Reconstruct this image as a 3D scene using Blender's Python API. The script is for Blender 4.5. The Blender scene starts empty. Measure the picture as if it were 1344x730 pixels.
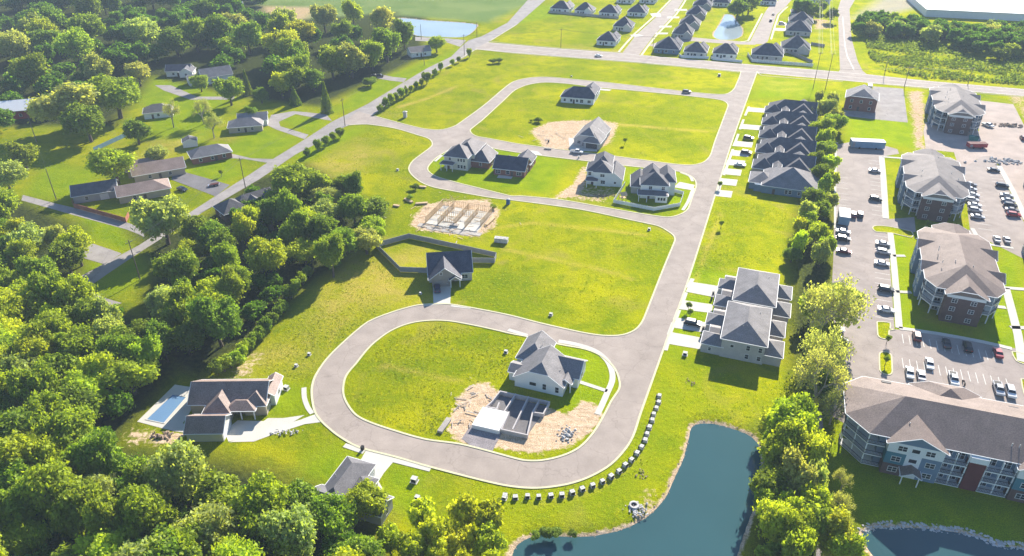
import bpy, math, random
import numpy as np
from mathutils import Vector, Matrix
from mathutils.geometry import tessellate_polygon
random.seed(7); RNG=np.random.default_rng(7)
R=math.radians
sc=bpy.context.scene; COL=sc.collection
# ------------------------------------------------------------------ camera
CH=120.0; F=970.0; PT=R(31.1)
def G(px,py,z=0.0):
    """photo pixel (1344x730) -> point on the level plane z"""
    u=(px-672)/F; v=-(py-365)/F
    fy=math.cos(PT)+v*math.sin(PT); fz=-math.sin(PT)+v*math.cos(PT)
    t=(z-CH)/fz
    return Vector((u*t,fy*t,z))
def PX(p):
    x,y,z=p[0],p[1],p[2]-CH
    d=y*math.cos(PT)-z*math.sin(PT); up=y*math.sin(PT)+z*math.cos(PT)
    return (672+F*x/d, 365-F*up/d)
cam=bpy.data.cameras.new('camera'); cam.sensor_width=36; cam.lens=36*F/1344
cam.clip_start=1; cam.clip_end=20000
co=bpy.data.objects.new('camera',cam); COL.objects.link(co)
co.location=(0,0,CH); co.rotation_euler=(R(90)-PT,0,0); sc.camera=co
# ------------------------------------------------------------------ light
SUN_AZ=R(25); SUN_EL=R(28.5)
w=bpy.data.worlds.new('World'); sc.world=w; w.use_nodes=True
nt=w.node_tree; bg=nt.nodes['Background']; sky=nt.nodes.new('ShaderNodeTexSky')
sky.sky_type='NISHITA'; sky.sun_disc=False; sky.sun_elevation=SUN_EL; sky.sun_rotation=SUN_AZ
sky.air_density=1.0; sky.dust_density=0.2; sky.ozone_density=5
nt.links.new(sky.outputs[0],bg.inputs[0]); bg.inputs[1].default_value=0.09
sl=bpy.data.lights.new('sun','SUN'); sl.energy=5.0; sl.angle=R(0.5); sl.color=(1,.93,.82)
so=bpy.data.objects.new('sun',sl); COL.objects.link(so)
SD=Vector((math.sin(SUN_AZ)*math.cos(SUN_EL),math.cos(SUN_AZ)*math.cos(SUN_EL),math.sin(SUN_EL)))
so.rotation_euler=SD.to_track_quat('Z','Y').to_euler(); so.location=(0,0,300)
vs=sc.view_settings; vs.view_transform='Standard'; vs.look='None'; vs.gamma=1; vs.use_curve_mapping=False; vs.exposure=1.2
cy=sc.cycles; cy.max_bounces=6; cy.diffuse_bounces=4; cy.glossy_bounces=3; cy.transmission_bounces=3; cy.transparent_max_bounces=6; cy.volume_bounces=0
cy.use_adaptive_sampling=True; cy.adaptive_threshold=0.02; cy.use_denoising=True
# ------------------------------------------------------------------ materials
def _mat(name):
    m=bpy.data.materials.new(name); m.use_nodes=True
    n=m.node_tree; b=n.nodes['Principled BSDF']; return m,n,b
def N(n,t,**k):
    x=n.nodes.new('ShaderNode'+t)
    for a,v in k.items():
        if hasattr(x,a): setattr(x,a,v)
    return x
def M(name,col,rough=.85,var=.18,scale=.6,fine=.12,fscale=6,objcol=False,bump=0,spec=.25,metal=0,gloss=0,grough=.62):
    """plain material with two octaves of tonal noise in metres"""
    m,n,b=_mat(name); L=n.links.new
    tc=N(n,'TexCoord'); 
    n1=N(n,'TexNoise'); n1.inputs['Scale'].default_value=scale; n1.inputs['Detail'].default_value=4
    n2=N(n,'TexNoise'); n2.inputs['Scale'].default_value=fscale; n2.inputs['Detail'].default_value=3
    L(tc.outputs['Object'],n1.inputs['Vector']); L(tc.outputs['Object'],n2.inputs['Vector'])
    a=N(n,'MapRange'); a.inputs[1].default_value=.3; a.inputs[2].default_value=.7; a.inputs[3].default_value=1-var; a.inputs[4].default_value=1+var
    c=N(n,'MapRange'); c.inputs[1].default_value=.3; c.inputs[2].default_value=.7; c.inputs[3].default_value=1-fine; c.inputs[4].default_value=1+fine
    L(n1.outputs['Fac'],a.inputs[0]); L(n2.outputs['Fac'],c.inputs[0])
    mu=N(n,'Math',operation='MULTIPLY'); L(a.outputs[0],mu.inputs[0]); L(c.outputs[0],mu.inputs[1])
    vm=N(n,'VectorMath',operation='SCALE'); L(mu.outputs[0],vm.inputs['Scale'])
    if objcol:
        oi=N(n,'ObjectInfo'); L(oi.outputs['Color'],vm.inputs[0])
    else: vm.inputs[0].default_value=col[:3]
    L(vm.outputs[0],b.inputs['Base Color'])
    b.inputs['Roughness'].default_value=rough; b.inputs['Specular IOR Level'].default_value=spec; b.inputs['Metallic'].default_value=metal
    if bump:
        bp=N(n,'Bump'); bp.inputs['Strength'].default_value=bump; bp.inputs['Distance'].default_value=.05
        L(n2.outputs['Fac'],bp.inputs['Height']); L(bp.outputs[0],b.inputs['Normal'])
    if gloss:
        g=N(n,'BsdfGlossy'); g.inputs['Roughness'].default_value=grough
        vg=N(n,'VectorMath',operation='SCALE'); vg.inputs[0].default_value=(1,.95,.93); L(mu.outputs[0],vg.inputs['Scale']); L(vg.outputs[0],g.inputs['Color'])
        mx=N(n,'MixShader'); mx.inputs[0].default_value=gloss; L(b.outputs[0],mx.inputs[1]); L(g.outputs[0],mx.inputs[2]); L(mx.outputs[0],n.nodes['Material Output'].inputs['Surface'])
    return m
MT={}
def mt(k,*a,**q): MT[k]=M(k,*a,**q); return MT[k]
mt('street',(.35,.292,.248),.9,.07,.09,.05,2.5)
mt('old_asphalt',(.30,.27,.25),.9,.10,.12,.07,2)
mt('lot_asphalt',(.34,.285,.25),.9,.10,.08,.06,2)
mt('concrete',(.56,.53,.46),.85,.06,.25,.04,4)
mt('kerb',(.60,.56,.36),.85,.06,.4,.05,4)
mt('paint_line',(.7,.68,.62),.7,.1,1,.1,8)
mt('dark_drive',(.17,.16,.16),.9,.15,.2,.1,2)
mt('gravel',(.44,.355,.30),.95,.15,.15,.22,3)
mt('grey_gravel',(.27,.24,.24),.95,.15,.4,.3,4)
mt('white_siding',(.74,.74,.72),.7,.03,.5,.03,5)
mt('cream_siding',(.62,.59,.53),.7,.04,.5,.03,5)
mt('grey_siding',(.36,.36,.36),.75,.05,.5,.04,5)
mt('taupe_siding',(.30,.27,.24),.75,.06,.5,.05,5)
mt('blue_siding',(.15,.22,.30),.75,.06,.5,.04,5)
mt('teal_siding',(.06,.19,.24),.75,.06,.5,.04,5)
mt('light_brick',(.50,.46,.44),.85,.08,.6,.15,7)
mt('red_brick',(.26,.12,.09),.85,.12,.6,.2,7)
mt('dark_brick',(.13,.085,.075),.85,.12,.6,.2,7)
mt('maroon_siding',(.13,.035,.035),.8,.08,.5,.05,5)
mt('tan_siding',(.45,.38,.29),.8,.05,.5,.05,5)
mt('trim',(.78,.78,.76),.6,.02,1,.02,6)
mt('dark_trim',(.05,.05,.055),.6,.1,1,.05,6)
mt('charcoal_shingle',(.085,.086,.095),.95,.16,.5,.3,4.5,spec=.1,gloss=0.05)
mt('navy_shingle',(.055,.062,.085),.95,.16,.5,.3,4.5,spec=.1,gloss=0.04)
mt('grey_shingle',(.18,.17,.17),.95,.13,.4,.25,4.5,spec=.1,gloss=0.06)
mt('slate_shingle',(.11,.108,.118),.95,.13,.4,.25,4.5,spec=.1,gloss=.04)
mt('brown_shingle',(.27,.195,.16),.95,.14,.4,.28,4.5,spec=.1,gloss=.035)
mt('tan_shingle',(.20,.152,.128),.95,.10,.35,.22,4,spec=.1,gloss=.035)
mt('pale_shingle',(.20,.18,.17),.95,.10,.35,.22,4,spec=.1,gloss=.035)
mt('white_roof',(.8,.79,.77),.7,.04,.1,.03,2)
mt('red_roof',(.36,.05,.05),.6,.1,.4,.08,4)
mt('glass',(.025,.03,.04),.12,.1,.5,.1,3,spec=.6)
mt('garage_door',(.68,.68,.67),.6,.03,1,.03,6)
mt('door',(.12,.09,.08),.6,.1,1,.05,6)
mt('timber',(.60,.44,.26),.85,.14,.8,.15,6)
mt('lumber_grey',(.42,.38,.33),.9,.2,.8,.2,6)
mt('pole_wood',(.17,.13,.10),.9,.2,.8,.2,6)
mt('bark',(.12,.09,.07),.95,.25,1.2,.25,6)
mt('pale_bark',(.34,.30,.24),.95,.2,1.2,.2,6)
mt('metal',(.5,.5,.52),.4,.08,1,.05,6,metal=.6)
mt('wire',(.10,.10,.10),.6,.05,1,.05,6)
mt('fence_grey',(.30,.30,.31),.85,.1,.7,.1,5)
mt('fence_white',(.76,.77,.77),.6,.03,.7,.03,5)
mt('fence_red',(.36,.14,.09),.85,.12,.7,.15,5)
mt('stone',(.42,.38,.34),.95,.25,.8,.25,5,bump=.4)
mt('pale_stone',(.52,.50,.47),.95,.25,.8,.25,5,bump=.4)
mt('earth_rock',(.34,.25,.18),.95,.25,.8,.25,5,bump=.4)
mt('box_white',(.54,.53,.49),.7,.06,1.5,.06,6)
mt('black',(.018,.018,.02),.6,.1,1,.1,5)
mt('tyre',(.02,.02,.022),.85,.1,1,.1,5)
mt('blue_plastic',(.04,.13,.33),.5,.06,1,.05,5)
mt('green_plastic',(.02,.20,.17),.5,.06,1,.05,5)
mt('red_paint',(.35,.03,.04),.4,.06,1,.05,5)
mt('lamp_red',(.4,.02,.02),.3,.05,1,.05,5)
mt('lamp_clear',(.75,.75,.74),.2,.05,1,.05,5,spec=.6)
mt('car_paint',(1,1,1),.28,.02,1,.02,5,objcol=True,spec=.6)
mt('paint_any',(1,1,1),.7,.08,.8,.06,5,objcol=True)
mt('blue_paint_and_shade',(.20,.33,.45),.6,.08,.8,.06,5)
def wear(k,amt,crack):
    m=MT[k]; n=m.node_tree; L=n.links.new; b=n.nodes['Principled BSDF']; src=b.inputs['Base Color'].links[0].from_socket
    tc=N(n,'TexCoord'); wv=N(n,'TexNoise'); wv.inputs['Scale'].default_value=.25; wv.inputs['Detail'].default_value=6; L(tc.outputs['Object'],wv.inputs['Vector'])
    mp=N(n,'MapRange'); mp.inputs[1].default_value=.35; mp.inputs[2].default_value=.7; mp.inputs[3].default_value=1+amt; mp.inputs[4].default_value=1-amt; L(wv.outputs['Fac'],mp.inputs[0])
    vo=N(n,'TexVoronoi',feature='DISTANCE_TO_EDGE'); vo.inputs['Scale'].default_value=.11; dn=N(n,'TexNoise'); dn.inputs['Scale'].default_value=.5; L(tc.outputs['Object'],dn.inputs['Vector'])
    ad=N(n,'VectorMath',operation='ADD'); sc2=N(n,'VectorMath',operation='SCALE'); sc2.inputs['Scale'].default_value=2.5; L(dn.outputs['Color'],sc2.inputs[0]); L(tc.outputs['Object'],ad.inputs[0]); L(sc2.outputs[0],ad.inputs[1]); L(ad.outputs[0],vo.inputs['Vector'])
    cm=N(n,'MapRange'); cm.inputs[1].default_value=.0; cm.inputs[2].default_value=.016; cm.inputs[3].default_value=1-crack; cm.inputs[4].default_value=1; L(vo.outputs['Distance'],cm.inputs[0])
    mu=N(n,'Math',operation='MULTIPLY'); L(mp.outputs[0],mu.inputs[0]); L(cm.outputs[0],mu.inputs[1]); v=N(n,'VectorMath',operation='SCALE'); L(src,v.inputs[0]); L(mu.outputs[0],v.inputs['Scale']); L(v.outputs[0],b.inputs['Base Color'])
wear('street',.10,.18); wear('old_asphalt',.12,.25); wear('lot_asphalt',.10,.15)
# foliage: per-leaf tone, per-plant colour, light passing through the leaves
def leafmat(name,trans=.52):
    m,n,b=_mat(name); L=n.links.new; n.nodes.remove(b); out=n.nodes['Material Output']
    oi=N(n,'ObjectInfo'); at=N(n,'Attribute',attribute_name='tone')
    mr=N(n,'MapRange'); mr.inputs[3].default_value=.70; mr.inputs[4].default_value=1.28; L(at.outputs['Fac'],mr.inputs[0])
    vm=N(n,'VectorMath',operation='SCALE'); L(oi.outputs['Color'],vm.inputs[0]); L(mr.outputs[0],vm.inputs['Scale'])
    hs=N(n,'HueSaturation'); L(vm.outputs[0],hs.inputs['Color'])
    mr2=N(n,'MapRange'); mr2.inputs[3].default_value=.49; mr2.inputs[4].default_value=.515; L(oi.outputs['Random'],mr2.inputs[0]); L(mr2.outputs[0],hs.inputs['Hue'])
    vd=N(n,'VectorMath',operation='SCALE'); L(hs.outputs[0],vd.inputs[0]); vd.inputs['Scale'].default_value=.8
    d=N(n,'BsdfDiffuse'); t=N(n,'BsdfTranslucent'); g=N(n,'BsdfGlossy'); g.inputs['Roughness'].default_value=.55; g.inputs['Color'].default_value=(.7,.85,.2,1)
    L(vd.outputs[0],d.inputs[0])
    ty=N(n,'VectorMath',operation='MULTIPLY'); ty.inputs[1].default_value=(1.85,1.8,.45); L(hs.outputs[0],ty.inputs[0]); L(ty.outputs[0],t.inputs[0])
    mx=N(n,'MixShader'); mx.inputs[0].default_value=trans; L(d.outputs[0],mx.inputs[1]); L(t.outputs[0],mx.inputs[2])
    m2=N(n,'MixShader'); m2.inputs[0].default_value=.05; L(mx.outputs[0],m2.inputs[1]); L(g.outputs[0],m2.inputs[2])
    L(m2.outputs[0],out.inputs['Surface']); MT[name]=m; return m
leafmat('leaf')
def watermat(name,col,rough,bscale,bstr):
    m,n,b=_mat(name); L=n.links.new
    tc=N(n,'TexCoord'); nz=N(n,'TexNoise'); nz.inputs['Scale'].default_value=bscale; nz.inputs['Detail'].default_value=4; L(tc.outputs['Object'],nz.inputs['Vector'])
    n1=N(n,'TexNoise'); n1.inputs['Scale'].default_value=.035; n1.inputs['Detail'].default_value=3; L(tc.outputs['Object'],n1.inputs['Vector'])
    mx=N(n,'MixRGB'); mx.inputs[1].default_value=(*[c*.8 for c in col],1); mx.inputs[2].default_value=(*[c*1.25 for c in col],1); L(n1.outputs['Fac'],mx.inputs[0]); L(mx.outputs[0],b.inputs['Base Color'])
    b.inputs['Roughness'].default_value=rough; b.inputs['IOR'].default_value=1.33
    bp=N(n,'Bump'); bp.inputs['Strength'].default_value=bstr; bp.inputs['Distance'].default_value=.02; L(nz.outputs['Fac'],bp.inputs['Height']); L(bp.outputs[0],b.inputs['Normal'])
    MT[name]=m
watermat('pond_water',(.038,.096,.104),.06,.8,.25)
watermat('sky_glare_water',(.30,.36,.38),.12,.8,.2)  # far ponds: bright sky reflection is put into the base colour
watermat('pool_water',(.14,.25,.40),.05,1.5,.3)
# ------------------------------------------------------------------ tagging / building tools
def tag(o,label=None,cat=None,group=None,kind=None):
    for k,v in (('label',label),('category',cat),('group',group),('kind',kind)):
        if v: o[k]=v
    return o
def empty(name,label,cat,loc,rz=0,group=None):
    o=bpy.data.objects.new(name,None); COL.objects.link(o); o.location=loc; o.rotation_euler=(0,0,rz); o.empty_display_size=.5
    return tag(o,label,cat,group)
def link(name,mesh,parent=None,loc=(0,0,0),rz=0,scale=None):
    o=bpy.data.objects.new(name,mesh); COL.objects.link(o); o.parent=parent; o.location=loc; o.rotation_euler=(0,0,rz)
    if scale: o.scale=scale
    return o
class MB:
    def __init__(s): s.v=[]; s.f=[]; s.m=[]
    def add(s,pts,faces,mi=0):
        b=len(s.v); s.v+= [tuple(p) for p in pts]
        for f in faces: s.f.append(tuple(b+i for i in f)); s.m.append(mi)
    def box(s,x0,y0,z0,x1,y1,z1,mi=0):
        s.add([(x0,y0,z0),(x1,y0,z0),(x1,y1,z0),(x0,y1,z0),(x0,y0,z1),(x1,y0,z1),(x1,y1,z1),(x0,y1,z1)],
              [(0,3,2,1),(4,5,6,7),(0,1,5,4),(1,2,6,5),(2,3,7,6),(3,0,4,7)],mi)
    def rbox(s,c,d,z0,z1,hx,hy,mi=0):
        """box centred at c (x,y) turned so its long side follows direction d"""
        d=Vector((d[0],d[1])).normalized(); n=Vector((-d.y,d.x)); c=Vector((c[0],c[1]))
        q=[c-d*hx-n*hy,c+d*hx-n*hy,c+d*hx+n*hy,c-d*hx+n*hy]
        s.prism([(p.x,p.y) for p in q],z0,z1,mi)
    def poly(s,pts,mi=0): s.add(pts,[tuple(range(len(pts)))],mi)
    def prism(s,p2,z0,z1,mi=0,top=None,bottom=True):
        n=len(p2); b=len(s.v)
        s.v+=[(p[0],p[1],z0) for p in p2]+[(p[0],p[1],z1) for p in p2]
        for i in range(n):
            j=(i+1)%n; s.f.append((b+i,b+j,b+n+j,b+n+i)); s.m.append(mi)
        s.f.append(tuple(b+n+i for i in range(n))); s.m.append(mi if top is None else top)
        if bottom: s.f.append(tuple(b+n-1-i for i in range(n))); s.m.append(mi)
    def tube(s,a,b,r0,r1=None,n=6,mi=0,cap=True):
        a=Vector(a); b=Vector(b); r1=r0 if r1 is None else r1
        d=(b-a).normalized(); u=d.orthogonal().normalized(); w=d.cross(u); k=len(s.v)
        for p,r in ((a,r0),(b,r1)):
            for i in range(n):
                t=2*math.pi*i/n; s.v.append(tuple(p+u*(r*math.cos(t))+w*(r*math.sin(t))))
        for i in range(n):
            j=(i+1)%n; s.f.append((k+i,k+j,k+n+j,k+n+i)); s.m.append(mi)
        if cap:
            s.f.append(tuple(k+n+i for i in range(n))); s.m.append(mi); s.f.append(tuple(k+n-1-i for i in range(n))); s.m.append(mi)
    def slab(s,top,thick=.25,mi=0,mf=1):
        """top: list of faces (lists of 3d points) -> closed slab with fascia on the rim"""
        cnt={}; allp=[p for f in top for p in f]; cx=sum(p[0] for p in allp)/len(allp); cy=sum(p[1] for p in allp)/len(allp)
        key=lambda p:(round(p[0],3),round(p[1],3),round(p[2],3))
        for f in top:
            for i in range(len(f)):
                a,b=key(f[i]),key(f[(i+1)%len(f)]); cnt.setdefault(frozenset((a,b)),[]).append((a,b))
        for f in top:
            s.poly(f,mi); s.poly([(p[0],p[1],p[2]-thick) for p in reversed(f)],mf)
        for k,l in cnt.items():
            if len(l)==1:
                a,b=l[0]; s.poly([a,(a[0],a[1],a[2]-thick),(b[0],b[1],b[2]-thick),b],mf)
                # gutter / drip edge standing a hand's width out from the rim
                dx,dy=b[0]-a[0],b[1]-a[1]; q=math.hypot(dx,dy)
                if q>.4:
                    ox,oy=dy/q*.13,-dx/q*.13; m_=((a[0]+b[0])/2,(a[1]+b[1])/2)
                    if (m_[0]+ox-cx)**2+(m_[1]+oy-cy)**2<(m_[0]-ox-cx)**2+(m_[1]-oy-cy)**2: ox,oy=-ox,-oy
                    a2=(a[0]+ox,a[1]+oy,a[2]-.015); b2=(b[0]+ox,b[1]+oy,b[2]-.015); lo=thick*.6
                    s.poly([(a[0],a[1],a[2]-.015),(b[0],b[1],b[2]-.015),b2,a2],mf); s.poly([a2,b2,(b2[0],b2[1],b2[2]-lo),(a2[0],a2[1],a2[2]-lo)],mf)
    def roof(s,x0,y0,x1,y1,z,pitch,oh=.45,f0=0,f1=0,axis='y',mi=0,mf=1,th=.25):
        """ridge along axis; f=1 plain gable end, 0 hip end, between = clipped gable. returns ridge height"""
        tp=math.tan(R(pitch))
        if axis=='x': x0,y0,x1,y1=y0,x0,y1,x1
        wl0,wl1,yl0,yl1=x0,x1,y0,y1
        x0-=oh; x1+=oh; y0-=oh; y1+=oh; hw=(x1-x0)/2; xm=(x0+x1)/2
        ze=z+th-oh*tp; zr=ze+hw*tp
        d0=(1-f0)*hw; d1=(1-f1)*hw
        if d0+d1>(y1-y0): k=(y1-y0)/(d0+d1); d0*=k*.999; d1*=k*.999
        def end(y,f,sg,d):
            if f<=0: return [(x0,y,ze),(x1,y,ze)],(xm,y+sg*d,zr)
            return [(x0,y,ze),(x0+f*hw,y,ze+f*hw*tp),(x1-f*hw,y,ze+f*hw*tp),(x1,y,ze)],(xm,y+sg*d,zr)
        e0,r0=end(y0,f0,1,d0); e1,r1=end(y1,f1,-1,d1)
        W=[e0[0]]+([e0[1]] if 0<f0<1 else [])+[r0,r1]+([e1[1]] if 0<f1<1 else [])+[e1[0]]
        E=[e1[-1]]+([e1[2]] if 0<f1<1 else [])+[r1,r0]+([e0[2]] if 0<f0<1 else [])+[e0[-1]]
        top=[W,E]
        if f0<1: top.append([e0[-1],r0,e0[0]] if f0<=0 else [e0[2],r0,e0[1]])
        if f1<1: top.append([e1[0],r1,e1[-1]] if f1<=0 else [e1[1],r1,e1[2]])
        if axis=='x': top=[[(p[1],p[0],p[2]) for p in f] for f in top]
        else: top=[list(reversed(f)) for f in top]
        s.slab(top,th,mi,mf)
        g=[]
        for f,y in ((f0,yl0),(f1,yl1)):
            if f>0:
                h=(wl1-wl0)/2; fc=min(f,.999)
                p=[(wl0,y,z),(wl1,y,z),(wl1-fc*h,y,z+fc*h*tp),(wl0+fc*h,y,z+fc*h*tp)]
                g.append([(q[1],q[0],q[2]) for q in p] if axis=='x' else p)
        return zr,g
    def mesh(s,name,mats):
        me=bpy.data.meshes.new(name); me.from_pydata(s.v,[],s.f)
        for m in mats: me.materials.append(MT[m] if isinstance(m,str) else m)
        me.polygons.foreach_set('material_index',s.m); me.update(); return me
    def build(s,name,mats,parent=None,loc=(0,0,0),rz=0):
        if isinstance(mats,str): mats=[mats]
        return link(name,s.mesh(name,mats),parent,loc,rz)
# smooth closed / open curve through points
def smooth(pts,closed=True,n=4):
    P=[Vector(p) for p in pts]; k=len(P); out=[]
    for i in range(k if closed else k-1):
        p1,p2=P[i],P[(i+1)%k]
        p0=P[i-1] if (closed or i>0) else p1; p3=P[(i+2)%k] if (closed or i+2<k) else p2
        def tang(a,b,c):
            d=(c-a); l1=(b-a).length; l2=(c-b).length
            return d*(min(l1,l2)/max(l1+l2,1e-6))
        m1=tang(p0,p1,p2); m2=tang(p1,p2,p3); L=(p2-p1).length
        for j in range(n):
            t=j/n; t2=t*t; t3=t2*t
            out.append(p1*(2*t3-3*t2+1)+m1*(t3-2*t2+t)+p2*(-2*t3+3*t2)+m2*(t3-t2))
    if not closed: out.append(P[-1])
    return out
def W2(px,z=0): return [G(x,y,z) for x,y in px]
def sheet(name,loops,mat,z,kind='structure',label=None,cat=None,jag=0):
    """flat sheet from an outer loop and holes (world points)"""
    L=[[Vector((p[0],p[1],0)) for p in l] for l in loops]
    if jag:
        L=[[p+Vector((random.uniform(-jag,jag),random.uniform(-jag,jag),0)) for p in l] for l in L]
    tris=tessellate_polygon(L); flat=[p for l in L for p in l]
    mb=MB(); mb.v=[(p.x,p.y,z) for p in flat]
    for t in tris:
        a,b,c=[flat[i] for i in t]
        if (b-a).cross(c-a).z<0: t=(t[0],t[2],t[1])
        mb.f.append(tuple(t)); mb.m.append(0)
    o=mb.build(name,mat); tag(o,label,cat,kind=kind); return o
def strip(mb,pts,w,z0,z1,closed=False,off=0,mi=0):
    """box-section strip along a polyline; off>0 = to the left of travel"""
    P=[Vector((p[0],p[1])) for p in pts]; k=len(P); row=[]
    for i in range(k):
        a=P[i-1] if (closed or i>0) else P[i]; b=P[(i+1)%k] if (closed or i<k-1) else P[i]
        d=(b-a); d=d.normalized() if d.length>1e-6 else Vector((1,0)); nn=Vector((-d.y,d.x))
        row.append((P[i]+nn*(off+w/2),P[i]+nn*(off-w/2)))
    b0=len(mb.v)
    for l,r in row: mb.v+=[(l.x,l.y,z0),(l.x,l.y,z1),(r.x,r.y,z1),(r.x,r.y,z0)]
    for i in range(k if closed else k-1):
        a=b0+4*i; c=b0+4*((i+1)%k)
        for q in range(3): mb.f.append((a+q,c+q,c+q+1,a+q+1)); mb.m.append(mi)
    if not closed:
        mb.f.append((b0,b0+1,b0+2,b0+3)); mb.m.append(mi); e=b0+4*(k-1); mb.f.append((e+3,e+2,e+1,e)); mb.m.append(mi)
ORD=['first','second','third','fourth','fifth','sixth','seventh','eighth','ninth','tenth','eleventh','twelfth','thirteenth','fourteenth','fifteenth','sixteenth','seventeenth','eighteenth','nineteenth','twentieth','twenty-first','twenty-second','twenty-third','twenty-fourth','twenty-fifth','twenty-sixth','twenty-seventh','twenty-eighth','twenty-ninth','thirtieth','thirty-first','thirty-second','thirty-third','thirty-fourth','thirty-fifth','thirty-sixth']
# ------------------------------------------------------------------ ponds (waterlines traced at the water level)
WZ=-.6
POND=[(672.7,729.5),(677.7,717),(693,707),(715,702),(741,705),(766,705),(791.7,702),(812,697),(832,689.5),(846,681),(857.6,671.7),(868,661),(875.4,651.4),(885.5,628.6),(892,615),(898,600.8),(904.5,575.4),(909.6,559),(928.6,556.4),(945,558.5),(959,562.7),(972,567),(984.3,572.9),(996,585.5),(998,610),(997,641.3),(986.8,671.7),(980,690),(974,707),(964,740),(945,800),(650,800),(664,745)]
POND2=[(1131.8,700),(1150,694),(1175,693),(1204.8,694),(1230,696),(1256,699.5),(1286.7,707),(1312,717.8),(1344,720),(1420,726),(1430,810),(1190,810),(1160,745),(1140,722)]
POND3=[(524,24),(560,27),(600,29.5),(627,33),(615,46),(604,49),(575,48.5),(548,47),(530,38)]
POND4=[(952,19),(961,20),(968,30),(974,38),(973,47),(962,52),(945,52),(937,48),(938,42),(945,32)]
ponds=[smooth(W2(POND,WZ),n=3),smooth(W2(POND2,WZ),n=3),smooth(W2(POND3,WZ),n=2),smooth(W2(POND4,WZ),n=2)]
# ------------------------------------------------------------------ ground: one sheet, with the cover painted as grass kinds / bare soil
def lines(a,b,f):
    o=[a]
    while o[-1]<b: o.append(o[-1]+f(o[-1]))
    return o
ys=np.array([-1500,-600,-200,0,40]+lines(62,720,lambda y:max(1.15,y*.0055))+[760,820,900,1000,1200,1500,2000,3000,4500])
xs=np.array([-4500,-3000,-2000,-1400,-1000,-800,-650,-560,-500]+lines(-455,-200,lambda x:3.5)+lines(-195,200,lambda x:1.25)+lines(204,480,lambda x:3.2)+[500,560,650,800,1000,1400,2000,3000,4500])
X,Y=np.meshgrid(xs,ys); X=X.ravel(); Y=Y.ravel()
def sdist(poly,x=None,y=None):
    """signed distance, positive inside"""
    x=X if x is None else x; y=Y if y is None else y
    d=np.full(x.shape,1e9); ins=np.zeros(x.shape,bool); n=len(poly)
    for i in range(n):
        ax,ay=poly[i][0],poly[i][1]; bx,by=poly[(i+1)%n][0],poly[(i+1)%n][1]
        ex,ey=bx-ax,by-ay; t=np.clip(((x-ax)*ex+(y-ay)*ey)/(ex*ex+ey*ey+1e-9),0,1)
        d=np.minimum(d,np.hypot(x-ax-t*ex,y-ay-t*ey))
        c=((ay>y)!=(by>y))&(x<(bx-ax)*(y-ay)/(by-ay+1e-12)+ax); ins^=c
    return np.where(ins,d,-d)
Z=np.zeros(X.shape)
SHORE=np.full(X.shape,-1e9)
for p in ponds:
    s=sdist(p); SHORE=np.maximum(SHORE,s)
    big=Y.max()
    Z=np.minimum(Z,np.interp(s,[-3.2,-1.2,0,1.5,5],[0,-.25,WZ,-1.3,-2.2]))
def region(px,soft=1.5,z=0):
    s=sdist(W2(px,z)); return np.clip(s/soft*.5+.5,0,1)
soil=np.zeros(X.shape); mow=soil.copy(); wood=soil.copy(); crop=soil.copy(); gravel=soil.copy(); dry=soil.copy()
def put(a,v,k=1.0): np.maximum(a,v*k,out=a)
# bare soil
put(soil,region([(617,504),(640,503),(655,514),(690,524),(745,545),(765,525),(783,533),(792,545),(780,562),(752,585),(715,593),(680,594),(648,588),(625,589),(600,580),(588,566),(590,548),(602,522)],2))
put(soil,region([(543,284),(560,268),(600,263),(640,262),(655,276),(650,296),(628,310),(590,308),(552,302),(538,296)],2.5))
put(soil,region([(695,172),(722,160),(745,158),(790,158),(812,162),(800,188),(780,198),(715,196),(706,184)],3),.95)
put(soil,region([(770,215),(772,240),(760,258),(722,262),(735,252),(752,240),(762,222)],2),.8)
put(soil,region([(772,242),(816,246),(806,262),(786,270),(748,262),(752,250)],3),.45)
put(soil,region([(158,573),(172,560),(200,562),(225,572),(236,586),(215,590),(165,586)],2),.55)
put(soil,region([(218,566),(246,568),(232,588),(208,584)],1.5),.8)
put(soil,region([(298,488),(330,462),(348,465),(335,490),(308,500)],3),.6)
put(soil,region([(1190,120),(1212,118),(1216,150),(1214,190),(1224,196),(1200,196),(1196,160)],3),.75)
put(soil,region([(730,60),(760,63),(790,68),(770,75),(735,72)],4),.35)
put(soil,region([(1064,24),(1090,26),(1092,38),(1066,40)],4),.6)
put(soil,region([(1310,118),(1344,124),(1370,150),(1344,160),(1330,140)],4),.5)
put(soil,region([(845,640),(862,640),(868,665),(835,685),(820,690),(832,670)],1.5),.55)
s=SHORE; put(soil,np.where(s>-1e8,np.interp(s,[-3.0,-1.6,-.6,0,3],[0,.15,.55,.9,1]),0))
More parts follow.
